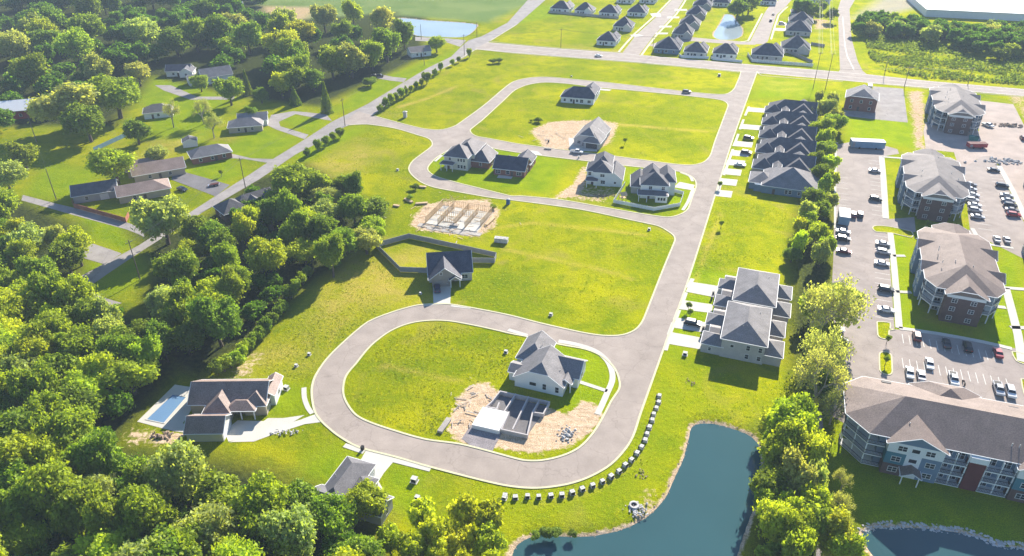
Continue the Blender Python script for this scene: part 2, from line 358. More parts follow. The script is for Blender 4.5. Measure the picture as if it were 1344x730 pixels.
# smooth mown lawns
for px in ([(348,502),(404,508),(402,540),(345,553),(350,520)],
           [(290,194),(345,168),(395,183),(360,206),(290,210)],[(366,158),(385,150),(432,160),(410,176)],[(230,215),(300,207),(325,228),(290,240),(235,228)],
           [(60,215),(130,225),(100,262),(30,256)],[(115,285),(160,293),(180,315),(165,332),(125,318),(90,300)],[(110,340),(140,345),(105,370),(95,355)],[(185,332),(205,325),(205,365),(150,385),(115,378)],
           [(200,88),(260,112),(300,130),(260,200),(200,175),(180,120)],[(410,168),(480,110),(530,92),(560,80),(600,64),(610,66),(540,104),(470,142),(420,150)],
           [(560,214),(575,195),(640,190),(720,205),(745,212),(720,255),(600,242),(572,233)],[(826,215),(905,226),(900,275),(840,276),(810,262)],
           [(440,580),(475,596),(440,640),(380,640),(400,600)],[(505,604),(560,618),(560,690),(510,670),(500,640)],
           [(1113,150),(1200,160),(1204,196),(1113,178)],[(1000,100),(1075,110),(1066,135),(1040,128),(990,128)],
           [(985,560),(1060,560),(1130,610),(1344,660),(1344,730),(1140,720),(1090,690)],
           [(1166,300),(1195,306),(1200,420),(1290,450),(1280,400),(1320,320),(1344,330),(1344,470),(1175,432)],
           [(700,440),(795,462),(808,500),(780,545),(740,530),(690,490)],[(880,340),(960,360),(955,400),(880,470)],
           [(385,205),(420,185),(470,165),(480,170),(400,215)],[(680,20),(700,8),(735,6),(745,18),(680,32)]):
    put(mow,region(px,3))
put(mow,region([(690,640),(790,618),(850,560),(880,500),(905,520),(880,570),(850,620),(790,665),(700,690),(640,680),(600,650)],8),.45)
# dry, yellowed patches
for px,k in (([(430,350),(500,338),(545,362),(548,395),(480,402),(420,440),(400,440)],.7),([(412,215),(470,190),(500,200),(470,225),(430,235)],.7),([(505,335),(560,325),(560,348),(530,352)],.8),([(480,345),(525,350),(548,375),(520,395),(470,390)],.8),([(560,385),(568,395),(540,403),(528,398)],.9),([(390,410),(440,380),(500,400),(420,450)],.35),
             ([(330,455),(420,440),(410,480),(330,490)],.55),([(440,195),(470,185),(480,205),(430,225)],.5),([(190,190),(260,175),(240,200),(170,215)],.6),([(340,8),(420,10),(400,26),(345,28)],1),([(670,68),(720,62),(735,70),(690,78)],.3),([(750,60),(830,72),(800,80),(740,70)],.5),
             ([(1005,100),(1060,110),(1050,125),(990,115)],.3),([(870,225),(890,232),(880,240),(865,236)],.5),([(935,370),(940,380),(915,382)],.3)):
    put(dry,region(px,6),k)
# old wheel tracks and ditch lines
for px in ([(664,326),(720,338),(780,350),(832,366),(831,368),(778,353),(718,341),(663,328.5)],[(505,478),(545,487),(590,497),(640,503),(639,505),(588,500),(543,490),(504,480)],[(640,300),(700,291),(790,300),(850,308),(849,310),(790,303),(700,294),(640,302)],[(780,160),(850,165),(930,172),(930,174),(850,168),(780,163)],[(520,140),(560,128),(600,112),(601,114),(561,131),(521,143)],[(420,470),(440,430),(480,395),(483,396),(444,432),(424,471)],[(905,385),(925,330),(945,280),(948,281),(928,331),(909,386)],[(700,662),(780,640),(840,600),(842,602),(782,644),(701,665)]):
    put(dry,region(px,1.0),.75)
# woodland floor
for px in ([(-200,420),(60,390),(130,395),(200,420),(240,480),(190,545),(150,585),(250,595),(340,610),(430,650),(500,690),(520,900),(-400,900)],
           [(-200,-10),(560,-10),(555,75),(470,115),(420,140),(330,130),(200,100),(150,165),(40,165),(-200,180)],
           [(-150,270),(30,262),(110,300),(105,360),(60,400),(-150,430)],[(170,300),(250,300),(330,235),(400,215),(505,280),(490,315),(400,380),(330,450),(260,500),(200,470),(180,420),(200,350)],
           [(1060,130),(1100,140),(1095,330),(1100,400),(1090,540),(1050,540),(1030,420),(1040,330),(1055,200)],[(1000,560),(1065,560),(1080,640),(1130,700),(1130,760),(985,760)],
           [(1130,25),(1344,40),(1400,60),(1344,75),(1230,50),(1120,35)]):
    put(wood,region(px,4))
put(crop,region([(-900,-60),(500,-25),(520,20),(640,30),(672,16),(710,-20),(-900,-25)],6))
put(crop,region([(330,-20),(720,-14),(690,8),(640,28),(540,20),(545,14),(350,30)],6))
put(gravel,region([(1120,25),(1134,26),(1225,5),(1344,10),(1344,0),(1160,-5)],6),.7)
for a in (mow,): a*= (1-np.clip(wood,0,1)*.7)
nx=len(xs); ny=len(ys)
me=bpy.data.meshes.new('ground'); me.vertices.add(nx*ny); me.vertices.foreach_set('co',np.stack([X,Y,Z],1).astype(np.float32).ravel())
i=np.arange((ny-1)*(nx-1)); r=i//(nx-1); c=i%(nx-1); q=np.stack([r*nx+c,r*nx+c+1,(r+1)*nx+c+1,(r+1)*nx+c],1)
me.loops.add(q.size); me.loops.foreach_set('vertex_index',q.ravel().astype(np.int32)); me.polygons.add(len(q))
me.polygons.foreach_set('loop_start',(np.arange(len(q))*4).astype(np.int32)); me.polygons.foreach_set('loop_total',np.full(len(q),4,np.int32)); me.update(calc_edges=True)
for nm,ch in (('coverA',(soil,mow,wood)),('coverB',(crop,gravel,dry))):
    a=me.color_attributes.new(nm,'FLOAT_COLOR','POINT'); a.data.foreach_set('color',np.stack([*ch,np.ones(X.shape)],1).astype(np.float32).ravel())
me.polygons.foreach_set('use_smooth',np.ones(len(q),bool))
def groundmat():
    m,n,b=_mat('ground_cover'); L=n.links.new
    tc=N(n,'TexCoord'); geo=tc.outputs['Object']
    def noise(s,d=4,dist=0):
        x=N(n,'TexNoise'); x.inputs['Scale'].default_value=s; x.inputs['Detail'].default_value=d; x.inputs['Distortion'].default_value=dist; L(geo,x.inputs['Vector']); return x.outputs['Fac']
    def ramp(f,a,c):
        x=N(n,'MapRange'); x.inputs[1].default_value=a; x.inputs[2].default_value=c; L(f,x.inputs[0]); return x.outputs[0]
    def mix(f,a,c):
        x=N(n,'MixRGB')
        if isinstance(f,float): x.inputs[0].default_value=f
        else: L(f,x.inputs[0])
        for k,v in ((1,a),(2,c)):
            if isinstance(v,tuple): x.inputs[k].default_value=(*v,1)
            else: L(v,x.inputs[k])
        return x.outputs[0]
    def math_(op,a,c):
        x=N(n,'Math',operation=op)
        for k,v in ((0,a),(1,c)):
            if isinstance(v,(float,int)): x.inputs[k].default_value=v
            else: L(v,x.inputs[k])
        return x.outputs[0]
    A=N(n,'Attribute',attribute_name='coverA'); B=N(n,'Attribute',attribute_name='coverB')
    sa=N(n,'SeparateColor'); L(A.outputs['Color'],sa.inputs[0]); sb=N(n,'SeparateColor'); L(B.outputs['Color'],sb.inputs[0])
    soil,mow,wood=sa.outputs; crop,gravel,dry=sb.outputs
    n1=noise(.03,5,.6); n2=noise(.16,5,.4); n3=noise(.9,4,.3); n4=noise(4.5,3); n5=noise(.055,4,1.2)
    wild=mix(ramp(n1,.36,.64),(.18,.232,.002),(.335,.335,.002))
    wild=mix(math_('MULTIPLY',ramp(n2,.46,.66),.55),wild,(.12,.19,.003))
    wild=mix(math_('MULTIPLY',ramp(n3,.52,.72),.6),wild,(.38,.36,.006))
    wild=mix(math_('MULTIPLY',ramp(n5,.56,.72),.6),wild,(.30,.26,.05))
    lawn=mix(ramp(n2,.35,.65),(.18,.262,.002),(.25,.315,.002))
    lawn=mix(math_('MULTIPLY',ramp(n3,.5,.8),.4),lawn,(.12,.18,.010))
    g=mix(mow,wild,lawn)
    g=mix(math_('MULTIPLY',dry,ramp(n2,.25,.6)),g,(.47,.36,.08))
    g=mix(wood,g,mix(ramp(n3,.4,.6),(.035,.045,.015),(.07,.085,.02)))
    cr=mix(ramp(n1,.4,.6),(.15,.22,.06),(.20,.26,.08)); cr=mix(math_('MULTIPLY',dry,.9),cr,(.50,.36,.20))
    g=mix(crop,g,cr)
    so_=mix(ramp(n3,.35,.65),(.54,.38,.23),(.66,.50,.34)); so_=mix(math_('MULTIPLY',ramp(n2,.5,.75),.6),so_,(.42,.29,.18))
    mpn=N(n,'Mapping'); mpn.inputs['Rotation'].default_value=(0,0,R(25)); mpn.inputs['Scale'].default_value=(.12,1.1,1); L(geo,mpn.inputs[0]); rt=N(n,'TexNoise'); rt.inputs['Scale'].default_value=1.2; rt.inputs['Detail'].default_value=4; rt.inputs['Distortion'].default_value=1.2; L(mpn.outputs[0],rt.inputs['Vector'])
    so_=mix(math_('MULTIPLY',ramp(rt.outputs['Fac'],.52,.62),.45),so_,(.33,.225,.14)); so_=mix(math_('MULTIPLY',ramp(n4,.58,.7),.35),so_,(.62,.52,.40))
    edge=math_('ADD',soil,math_('MULTIPLY',math_('SUBTRACT',math_('ADD',math_('MULTIPLY',n3,.6),math_('MULTIPLY',n2,.4)),.5),1.5))
    g=mix(ramp(edge,.38,.62),g,so_)
    g=mix(gravel,g,(.48,.42,.37))
    fv=N(n,'MapRange'); fv.inputs[1].default_value=.3; fv.inputs[2].default_value=.7; fv.inputs[3].default_value=.54; fv.inputs[4].default_value=1.46; L(n4,fv.inputs[0])
    sc_=N(n,'VectorMath',operation='SCALE'); L(g,sc_.inputs[0]); L(fv.outputs[0],sc_.inputs['Scale'])
    grassy=math_('SUBTRACT',1.0,math_('MAXIMUM',ramp(edge,.38,.62),gravel))
    dk=N(n,'MapRange'); dk.inputs[3].default_value=1; dk.inputs[4].default_value=.80; L(grassy,dk.inputs[0])
    sd=N(n,'VectorMath',operation='SCALE'); L(sc_.outputs[0],sd.inputs[0]); L(dk.outputs[0],sd.inputs['Scale'])
    L(sd.outputs[0],b.inputs['Base Color']); b.inputs['Roughness'].default_value=.95; b.inputs['Specular IOR Level'].default_value=.0
    b.inputs['Sheen Weight'].default_value=.0; b.inputs['Sheen Roughness'].default_value=.5; b.inputs['Sheen Tint'].default_value=(1,1,.1,1)
    hh=math_('ADD',math_('MULTIPLY',n4,.5),math_('MULTIPLY',n3,1.0))
    bp=N(n,'Bump'); bp.inputs['Strength'].default_value=.55; bp.inputs['Distance'].default_value=.35; L(hh,bp.inputs['Height']); L(bp.outputs[0],b.inputs['Normal'])
    gl=N(n,'BsdfGlossy'); gl.inputs['Roughness'].default_value=.75; tn=N(n,'VectorMath',operation='SCALE'); L(sc_.outputs[0],tn.inputs[0]); tn.inputs['Scale'].default_value=1.4; L(tn.outputs[0],gl.inputs['Color']); L(bp.outputs[0],gl.inputs['Normal'])
    ms=N(n,'MixShader'); fa=math_('MULTIPLY',grassy,.2); L(fa,ms.inputs[0]); L(b.outputs[0],ms.inputs[1]); L(gl.outputs[0],ms.inputs[2]); L(ms.outputs[0],n.nodes['Material Output'].inputs['Surface'])
    MT['ground_cover']=m
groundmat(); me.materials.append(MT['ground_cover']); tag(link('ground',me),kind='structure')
for nm,p,mk,grow in (('pond_water',ponds[0],'pond_water',2),('pond_water',ponds[1],'pond_water',2),('pond_water',ponds[2],'sky_glare_water',2),('pond_water',ponds[3],'sky_glare_water',2)):
    c=sum((Vector((q[0],q[1],0)) for q in p),Vector())/len(p)
    # widen a little so the sheet runs under the bank
    P2=[Vector((q[0],q[1],0)) for q in p]; out=[]
    area=sum(P2[k-1].x*P2[k].y-P2[k].x*P2[k-1].y for k in range(len(P2)))
    for k in range(len(P2)):
        d=(P2[(k+1)%len(P2)]-P2[k-1]); d.z=0; d.normalize(); nn=Vector((d.y,-d.x,0))*(1 if area>0 else -1); out.append(P2[k]+nn*.7)
    sheet(nm,[out],mk,WZ)
# ------------------------------------------------------------------ streets
ISL_LOW=[(466.8,544.5),(454,527),(450.3,512),(454,494),(466.8,478),(487,453.8),(512.4,434.8),(537.8,424.6),(565.6,420.8),(593.5,422),(634,429.7),(670,438),(693,442.4),(736,452.5),(769,458.8),(791.7,469),(807,484.2),(813.3,502),(812,512),(801.9,527.3),(793,544.5),(779,567.8),(761.3,586.8),(738.5,598.2),(710.7,604.5),(685.3,604),(644,593),(603.6,583),(558,576.7),(517.5,565.3),(487,555)]
ISL_MID=[(670,257.3),(634,248.4),(598.6,239.6),(573.3,232),(563,225.6),(561.8,219.3),(570.7,209),(583.4,200.3),(600,191.5),(615,189),(629,190.6),(653,196),(674.4,199.6),(703,203.5),(743.6,208.5),(791.8,214),(822,217.8),(885.5,224.3),(903.2,229.4),(912.4,237),(913.4,245.9),(909.6,256),(903.2,273.8),(893.1,281.4),(875.4,285.2),(837.4,280),(786.7,271.2),(736,262.4),(685.3,257.5)]
ISL_TOP=[(617.2,171),(619.6,175.7),(626.7,179.3),(650.6,183.5),(679,188.8),(719.7,194.2),(746,197.7),(801.9,204.5),(883,215.3),(908,216.7),(923.5,213),(932.4,204),(938.7,184.4),(955.2,140.6),(954.5,136),(948,132),(933.6,129.5),(883,124),(817,117.8),(786.7,115.3),(746,110.2),(715.7,108.4),(693,111.5),(675.2,119),(660,133),(634,157),(621.4,167)]
OUT_A=[(492,152.5),(522.5,161),(553,168.5),(570,170.6),(583.4,169.8),(598.6,164.7),(634,139.3),(660,117.3),(675,106.9),(698,101.9),(723,101.6),(761.3,105),(802,109),(888,119),(933.6,123.5),(950,124),(958,121.5),(964,116),(970.4,101.4),(972.5,94)]
OUT_B=[(994,94),(988,110),(962.8,180),(938.7,256),(904.5,364.4),(872,455),(840.4,544),(832,570),(822,588),(802,609.6),(774,626),(743.6,636),(705.6,640.8),(670,638.5),(634,631),(565.6,613.4),(517.5,599.5),(479.5,590),(461.8,583),(441.5,570.3),(423.7,555),(415,544),(411,532.3),(409,512),(413.6,494.3),(428.8,471.5),(451.6,448.7),(482,423.4),(512.4,410.7),(543,401.8),(565,399.2),(591,399.5),(634,406.9),(670,414.2),(710.7,424.6),(761.3,436),(791.7,440.6),(817,439.8),(834.8,432.2),(845,418.3),(867.8,360),(885.5,316.8),(884.5,310),(875.4,302.9),(862.7,296.5),(822,287.7),(761,275),(685.3,264.5),(646.7,260),(608.7,253.5),(570.7,246.4),(553,239.5),(540.3,229.4),(536.5,220.5),(542.8,210.4),(558,199),(566.9,191.4),(566,185),(560,181),(548,177.4),(517.5,168.5),(482,163.4),(458,164.5)]
isl=[smooth(W2(p)) for p in (ISL_LOW,ISL_MID,ISL_TOP)]
oa=smooth(W2(OUT_A),False); ob=smooth(W2(OUT_B),False)
sheet('street',[oa+ob+W2([(450,160),(470,146)])]+isl,'street',.030)
k=MB()
for p in isl: strip(k,p,.5,0,.13,True,0)
strip(k,oa,.5,0,.13); strip(k,ob,.5,0,.13)
tag(k.build('kerb','kerb'),kind='structure')
# country road, side road, cross road and far streets
cl=W2([(700,-8),(666,30),(632,47.9),(615,53),(604,62.7),(592,74.6),(562,89),(532.7,106.4),(482,136.8),(456.7,149.5),(436,159.6),(401,182.4),(357.9,209),(329.4,228),(253.3,276.3),(182.4,322),(109,361),(78.5,384),(50,404)])
cr_=W2([(84,402),(114,379),(140.6,360),(182.4,332),(266,278.8),(340,235.7),(388,202.8),(423.7,184.4),(451.6,167.2),(492,150),(540,113),(570,95.5),(589,86.5),(612,74),(624.8,64.2),(644,54),(678,33),(716,0),(722,-8)])
sheet('country_road',[cl+cr_],'old_asphalt',.024)
sheet('country_road',[W2([(30,256),(68.4,266),(106,275),(162,290),(186,300),(190,312),(182,307.5),(167,301.6),(106,285),(60,272),(28,263)])],'old_asphalt',.018)
sheet('country_road',[W2([(612,53),(608,52.5),(587,50.5),(545,48.5),(545,53.5),(587,56),(604,61.5)])],'old_asphalt',.018)
xu=smooth(W2([(640,55.5),(668,58),(739.7,64.3),(817,69.7),(837,72),(1000,86),(1099.8,94),(1138,97.5),(1215,106),(1344,117),(1500,131)]),False,2)
xl=smooth(W2([(622,64.5),(674,69.5),(740,74.6),(837,82),(971.6,94.3),(1107.5,106),(1215,115.5),(1344,126.5),(1500,141)]),False,2)
sheet('main_road',[xu+xl[::-1]],'street',.036)
sheet('side_street',[W2([(816,70.5),(835.4,45.5),(862.5,21.3),(881.8,0),(896,-14),(911,-14),(897.3,0),(885.7,18.4),(858.6,46.4),(838.3,73)])],'street',.024)
sheet('side_street',[smooth(W2([(972,57),(984.8,54),(1003,18),(1011,7),(1022.5,0),(1040,-10),(1054,-10),(1039,0),(1031.5,9),(1019.5,19.6),(1009,51),(1002,58)]),True,2)],'street',.024)
sheet('side_street',[W2([(850,60),(858,57),(908,49),(935,51.5),(972,54.5),(990,56),(992,59),(970,58.5),(930,56),(908,54),(862,62)])],'street',.020)
sheet('side_street',[W2([(1099.8,12),(1102.4,92),(1098,97),(1142,101),(1132,93),(1125.4,79.3),(1117.7,51),(1115,12),(1125,-5),(1105,-5)])],'street',.028)
ln=MB()
strip(ln,W2([(1106,22),(1109,60),(1112,74),(1121,92)]),.35,.045,.048)
mid=[(a+b)/2 for a,b in zip(smooth(W2([(660,57.5),(837,72),(1000,86),(1138,97.5),(1344,117),(1500,131)]),False,3),smooth(W2([(660,68.2),(837,82),(1000,97),(1138,108.6),(1344,126.5),(1500,141)]),False,3))]
strip(ln,mid,.22,.045,.048)
strip(ln,xu,.3,.045,.048,off=-1.2); strip(ln,xl,.3,.045,.048,off=1.2)
tag(ln.build('road_marking','paint_line'),kind='structure')
# kerbs and sidewalks of the far streets
k=MB()
for px,wd in (([(611,70),(627,65.2),(674,70.2),(740,75.4),(837,82.8),(970,95)],.5),([(640,54),(668,57.3),(739.7,63.6),(815,69)],.4),([(812,68.5),(833,44.5),(860,20.5),(880,0)],1.4),([(842,72.5),(861,47),(888,18.4),(900,0)],1.4),([(972,55),(982,53.5),(1000.5,18)],1.3),([(1012,52),(1022,20),(1034,9)],1.3),([(994,94.5),(1000,99.3),(1060,104.3),(1106,107)],.5),([(1138,109),(1215,116.6),(1344,127.6)],.4),
              ([(626,64.5),(608,74.5),(588,87)],.5),([(644,53.5),(678,32.5)],.4)):
    strip(k,smooth(W2(px),False,2),wd,0,.11)
tag(k.build('kerb','kerb'),kind='structure')
# sidewalks and driveways of the new street
k=MB()
for px,wd,cl_ in (([(733,448),(748,450.5),(768,455.5),(785,463),(797,474),(803,487),(803.5,500),(797,516),(789,534),(784,544)],1.5,0),([(667,433),(692,440.5)],1.3,0),([(758,500.5),(797,513.5)],1.2,0),
                  ([(399,509),(399.5,522),(404,535),(410,543)],1.2,0),([(452,584.5),(478,593.5)],1.3,0),([(516,604),(565,616.5)],1.3,0),([(556,401.5),(569,399.5)],.9,0),([(592,401.5),(618,404.5)],.9,0),
                  ([(893,226.5),(905,231),(909,238)],1.2,0),([(910,247),(903,265),(896,276)],1.2,0),([(571,212),(580,204)],1.2,0),
                  ([(909,366),(903,378)],1.3,0),([(900,384),(895,398)],1.3,0),([(891,407),(886,420)],1.3,0),([(884,424),(878,440)],1.3,0),([(877,446),(873,460)],1.3,0),
                  ([(983,140),(978,152)],1.1,0),([(976,157),(971,170)],1.1,0),([(969,176),(964,190)],1.1,0),([(962,196),(957,210)],1.1,0),([(955,216),(950,230)],1.1,0),([(947,237),(943,252)],1.1,0)):
    strip(k,smooth(W2(px),bool(cl_),3),wd,0,.075)
tag(k.build('sidewalk','concrete'),kind='structure')
def drive(px,mat='concrete',z=.06): return sheet('driveway',[W2(px)],mat,z)
drive([(300,581),(345,566),(395,551),(415,543.5),(424,554),(400,557),(360,570),(333,580),(306,580.5)])
drive([(294,566),(312,552),(346,553),(352,549),(372,549),(400,545),(380,557),(340,571),(300,580)],z=.052)
drive([(481,590),(520,602),(504,621),(497,632),(503,643),(487,648),(476,640),(466,618)])
drive([(568,375),(592,375),(591,399.5),(569,400.5)])
drive([(906,370),(945,376),(941,391),(900,383)]); drive([(896,394),(936,400),(934,411),(891,406)],z=.056)
drive([(888,417),(930,424),(926,437),(882,430)],z=.064); drive([(880,436),(924,444),(921,459),(874,451)],z=.052)
for i,(y,x) in enumerate(((141,984),(152,978),(163,974),(174,969),(185,964),(197,960),(209,955),(221,951),(234,946),(249,940))):
    if i%2==0 or i in(5,7,9): drive([(x,y),(x+27-i*.6,y+2.2),(x+25-i*.6,y+7.5+i*.35),(x-3,y+5.5+i*.3)],z=.05+.004*(i%3))
drive([(892,239),(912,243),(909,250),(884,246)]); drive([(746,181),(781,184),(784,199),(748,198)],z=.045)
drive([(700,203.5),(697,197.5),(706,199),(712,204)]); drive([(634,190),(643,193.5),(640,198),(630,195)]); drive([(783,116),(803,118),(800,119.5),(780,118)])
drive([(826,46),(838,45),(845,47),(833,49)]); drive([(853,18),(866,17),(868,22),(856,22)])
for a in ((866,34),(861,43),(876,22),(886,12)): drive([(a[0],a[1]),(a[0]+16,a[1]),(a[0]+15,a[1]+2.2),(a[0]-1,a[1]+2.2)])
for a in ((1022,30),(1018,37)): drive([(a[0],a[1]),(a[0]+16,a[1]+.5),(a[0]+15,a[1]+4),(a[0]-2,a[1]+3.2)])
drive([(203,112),(224,112),(258,127),(310,127),(305,131),(250,131),(215,119)],'old_asphalt'); drive([(228,222),(278,236),(302,243),(283,258),(262,250),(225,236)],'dark_drive')
drive([(292,199),(330,208),(360,209),(352,214),(322,209),(288,207)],'old_asphalt',.045); drive([(356,151),(385,146),(428,150),(436,159),(425,157),(388,150),(366,160),(368,166),(405,177),(400,183),(362,170),(350,164)],'old_asphalt',.045)
drive([(100,327),(122,320),(146,328),(160,333),(137,347),(120,342),(100,336)],'old_asphalt',.045); drive([(112,380),(140,392),(160,398),(140,405),(118,398),(95,388)],'old_asphalt',.05)
drive([(496,97),(515,101),(534,103),(530,108),(512,106),(495,103)],'old_asphalt',.045)
drive([(606,576),(618,558),(660,566),(646,593),(622,588.5)],'grey_gravel',.045)
# apartment lots
sheet('parking_lot',[W2([(1097,190),(1120,186),(1160,191),(1178,196),(1180,202),(1156,206),(1157,208),(1164,288),(1200,285),(1202,304),(1190,309),(1146,297),(1147,302),(1165,307),(1172,400),(1174,432),(1260,444),(1324,456),(1360,462),(1420,470),(1420,560),(1344,575),(1250,560),(1115,560),(1090,545),(1086,500),(1090,420),(1094,330)])],'lot_asphalt',.020)
sheet('parking_lot',[W2([(1262,222),(1290,205),(1303,205),(1312,222),(1344,292),(1400,400),(1400,330),(1344,340),(1300,318),(1255,316),(1248,302),(1273,302),(1268,260)])],'lot_asphalt',.024)
sheet('parking_lot',[W2([(1146,113.5),(1185.6,116.5),(1191.5,161),(1140.8,156),(1107,152),(1108,145),(1142,146)])],'old_asphalt',.02)
sheet('gravel_lot',[W2([(1286,132),(1330,137),(1352,180),(1420,250),(1420,330),(1380,330),(1344,285),(1316,222),(1302,205),(1280,210),(1262,232),(1252,200),(1215,196),(1212,172),(1215,160),(1285,172)])],'gravel',.016)
k=MB()
for px,wd in (([(1157,206),(1159.5,235),(1162.5,287)],2.2),([(1168.5,306),(1173.5,350),(1180,431)],1.9),([(1157,206),(1185,208)],1.5),([(1180,431),(1230,438),(1290,449),(1328,458)],1.5),([(1172,336),(1188,336)],1.4),([(1176,383),(1196,384)],1.4),
              ([(1097,189),(1096.2,240),(1096,300)],.8),([(1320,378),(1336,440),(1341,475)],2.2),([(1318,378),(1360,381)],1.6),([(1302,402),(1320,404)],1.6),([(1326,430),(1360,431)],1.6),([(1311,218),(1330,252),(1345,285),(1360,310)],2.0),([(1276,300),(1284,314)],1.4),([(1292,320),(1330,326)],1.3)):
    strip(k,smooth(W2(px),False,2),wd,0,.11)
tag(k.build('sidewalk','concrete'),kind='structure')
for px in ([(1151,425),(1152,422.5),(1168,424),(1168,431.5),(1175,433),(1167,434),(1166.5,441),(1163,445),(1156,444),(1152,440)],[(1154,466),(1157,462.5),(1166,463),(1170,468),(1171,488),(1168,492),(1160,491),(1154.5,486)],[(1328,462),(1344,465),(1352,478),(1344,478),(1334,474)],[(1340,498),(1352,500),(1356,525),(1345,520)],[(1145,299),(1150,296.5),(1166,297.5),(1196,304),(1196,312),(1170,306),(1150,304.5)]):
    p=smooth(W2(px),True,2); sheet('lawn_island',[p],'ground_cover',.06); k=MB(); strip(k,p,.35,0,.14,True); tag(k.build('kerb','kerb'),kind='structure')
ln=MB(); e=Vector((math.cos(R(-20)),math.sin(R(-20)),0)); nn=Vector((-e.y,e.x,0))
def stalls(a,b,n,d,l):
    A=G(*a); B=G(*b)
    for j in range(n+1):
        p=A+(B-A)*(j/n); strip(ln,[p,p+d*l],.14,.03,.034)
stalls((1184,438.5),(1312,464),14,-nn,4.6); stalls((1184,470),(1320,497),14,-nn,4.6); stalls((1166.5,312),(1172,420),16,-e,4.6); stalls((1097,232),(1096,330),12,e,4.6); stalls((1155,212),(1162,284),14,-e,4.4); stalls((1270,240),(1284,300),10,e,4.4); stalls((1315,232),(1340,285),12,-e,4.4)
tag(ln.build('road_marking','paint_line'),kind='structure')
sheet('path',[W2([(1070,545),(1079,545),(1084,600),(1083,640),(1082,700),(1085,760),(1070,760),(1072,700),(1072,640)])],'grey_gravel',.02)
sheet('patio',[W2([(180,553.5),(229.5,505),(262,510),(256,521),(250,540),(240,556),(250,557),(242,568),(228,566),(213.5,562.5)])],'concrete',.04)
sheet('pool_water',[W2([(191,551),(226,517),(246,521),(216,556)])],'pool_water',.055)
# ------------------------------------------------------------------ openings (shared meshes, built in local wall coordinates: x along wall, -y outward)
_WC={}
def win_meshes(wd,h,st,frame):
    key=(round(wd,2),round(h,2),st,frame)
    if key not in _WC:
        f=MB(); t=.09
        for a in ((-wd/2-t,-t,-wd/2,h+t),(wd/2,-t,wd/2+t,h+t),(-wd/2,-t,wd/2,0),(-wd/2,h,wd/2,h+t)): f.box(a[0],-.07,a[1],a[2],.0,a[3])
        if st>=1: f.box(-wd/2,-.055,h*.5-.03,wd/2,0,h*.5+.03)
        if st>=2: f.box(-.04,-.06,0,.04,0,h)
        p=MB(); p.box(-wd/2,-.03,0,wd/2,.0,h)
        _WC[key]=(f.mesh('window',[frame]),p.mesh('pane',['glass']))
    return _WC[key]
FACE={'S':0,'E':R(90),'N':R(180),'W':R(-90)}
def wallpt(v,face,t,z):
    x0,y0,x1,y1=v[:4]
    return {'S':(x0+(x1-x0)*t,y0,z),'N':(x1+(x0-x1)*t,y1,z),'E':(x1,y0+(y1-y0)*t,z),'W':(x0,y1+(y0-y1)*t,z)}[face]
def win(root,loc,rz,wd=1.1,h=1.3,st=1,frame='trim'):
    f,p=win_meshes(wd,h,st,frame); o=link('window',f,root,loc,rz); link('pane',p,o); return o
_DC={}
def door(root,loc,rz,wd=1.0,h=2.1,mat='door',name='door'):
    key=(round(wd,2),h,mat,name)
    if key not in _DC:
        m=MB(); m.box(-wd/2,-.06,0,wd/2,0,h,0)
        if name=='garage_door':
            for i in range(1,4): m.box(-wd/2+.05,-.075,h*i/4-.02,wd/2-.05,-.06,h*i/4+.01,1)
        kb=MB(); kb.box(wd*.32,-.12,h*.45,wd*.38,-.06,h*.52)
        _DC[key]=(m.mesh(name,[mat,'fence_grey']),kb.mesh('handle',['metal']))
    a,b=_DC[key]; o=link(name,a,root,loc,rz); link('handle',b,o); return o
def building(name,label,cat,org,ang,vols,wall='white_siding',roof='charcoal_shingle',fas='trim',wins=(),doors=(),group=None,posts=(),extra=None,z=0):
    """vols: (x0,y0,x1,y1,z1,axis,pitch,f0,f1[,overhang[,wall material]]); axis '' = no roof, 'open' prefix = posts only"""
    root=empty(name,label,cat,(org[0],org[1],z),R(ang),group)
    wm=[wall]; wl=MB(); rf=MB()
    for v in vols:
        x0,y0,x1,y1,z1,ax,pt,f0,f1=v[:9]; oh=v[9] if len(v)>9 else .45; wmat=v[10] if len(v)>10 else wall
        if wmat and wmat not in wm: wm.append(wmat)
        mi=wm.index(wmat) if wmat else None
        if mi is not None: wl.prism([(x0,y0),(x1,y0),(x1,y1),(x0,y1)],0,z1,mi,bottom=False)
        if ax:
            _,g=rf.roof(x0,y0,x1,y1,z1,pt,oh,f0,f1,ax)
            for p in g: wl.poly(p,mi if mi is not None else 0)
    wl.build('wall',wm,root); r=rf.build('roof',[roof,fas],root)
    for w_ in wins:
        vi,face,t,zz=w_[:4]; wd,h,st=(list(w_[4:])+[1.1,1.3,1][len(w_)-4:])[:3]
        win(root,wallpt(vols[vi],face,t,zz),FACE[face],wd,h,st,fas if fas!='dark_trim' else 'trim')
    for d in doors:
        vi,face,t,kind=d[:4]
        if kind=='g': door(root,wallpt(vols[vi],face,t,0),FACE[face],d[4] if len(d)>4 else 4.6,2.3,d[5] if len(d)>5 else 'garage_door','garage_door')
        else: door(root,wallpt(vols[vi],face,t,0),FACE[face])
    for p in posts:
        m=MB(); m.box(-.12,-.12,0,.12,.12,p[2]); m.build('post','trim',root,(p[0],p[1],0))
    if extra: extra(root,r)
    return root
def vents(pts):
    def f(root,r):
        for x,y,z in pts:
            m=MB(); m.tube((0,0,-.6),(0,0,.45),.09,n=8); m.build('vent','box_white',r,(x,y,z))
    return f
A=-20
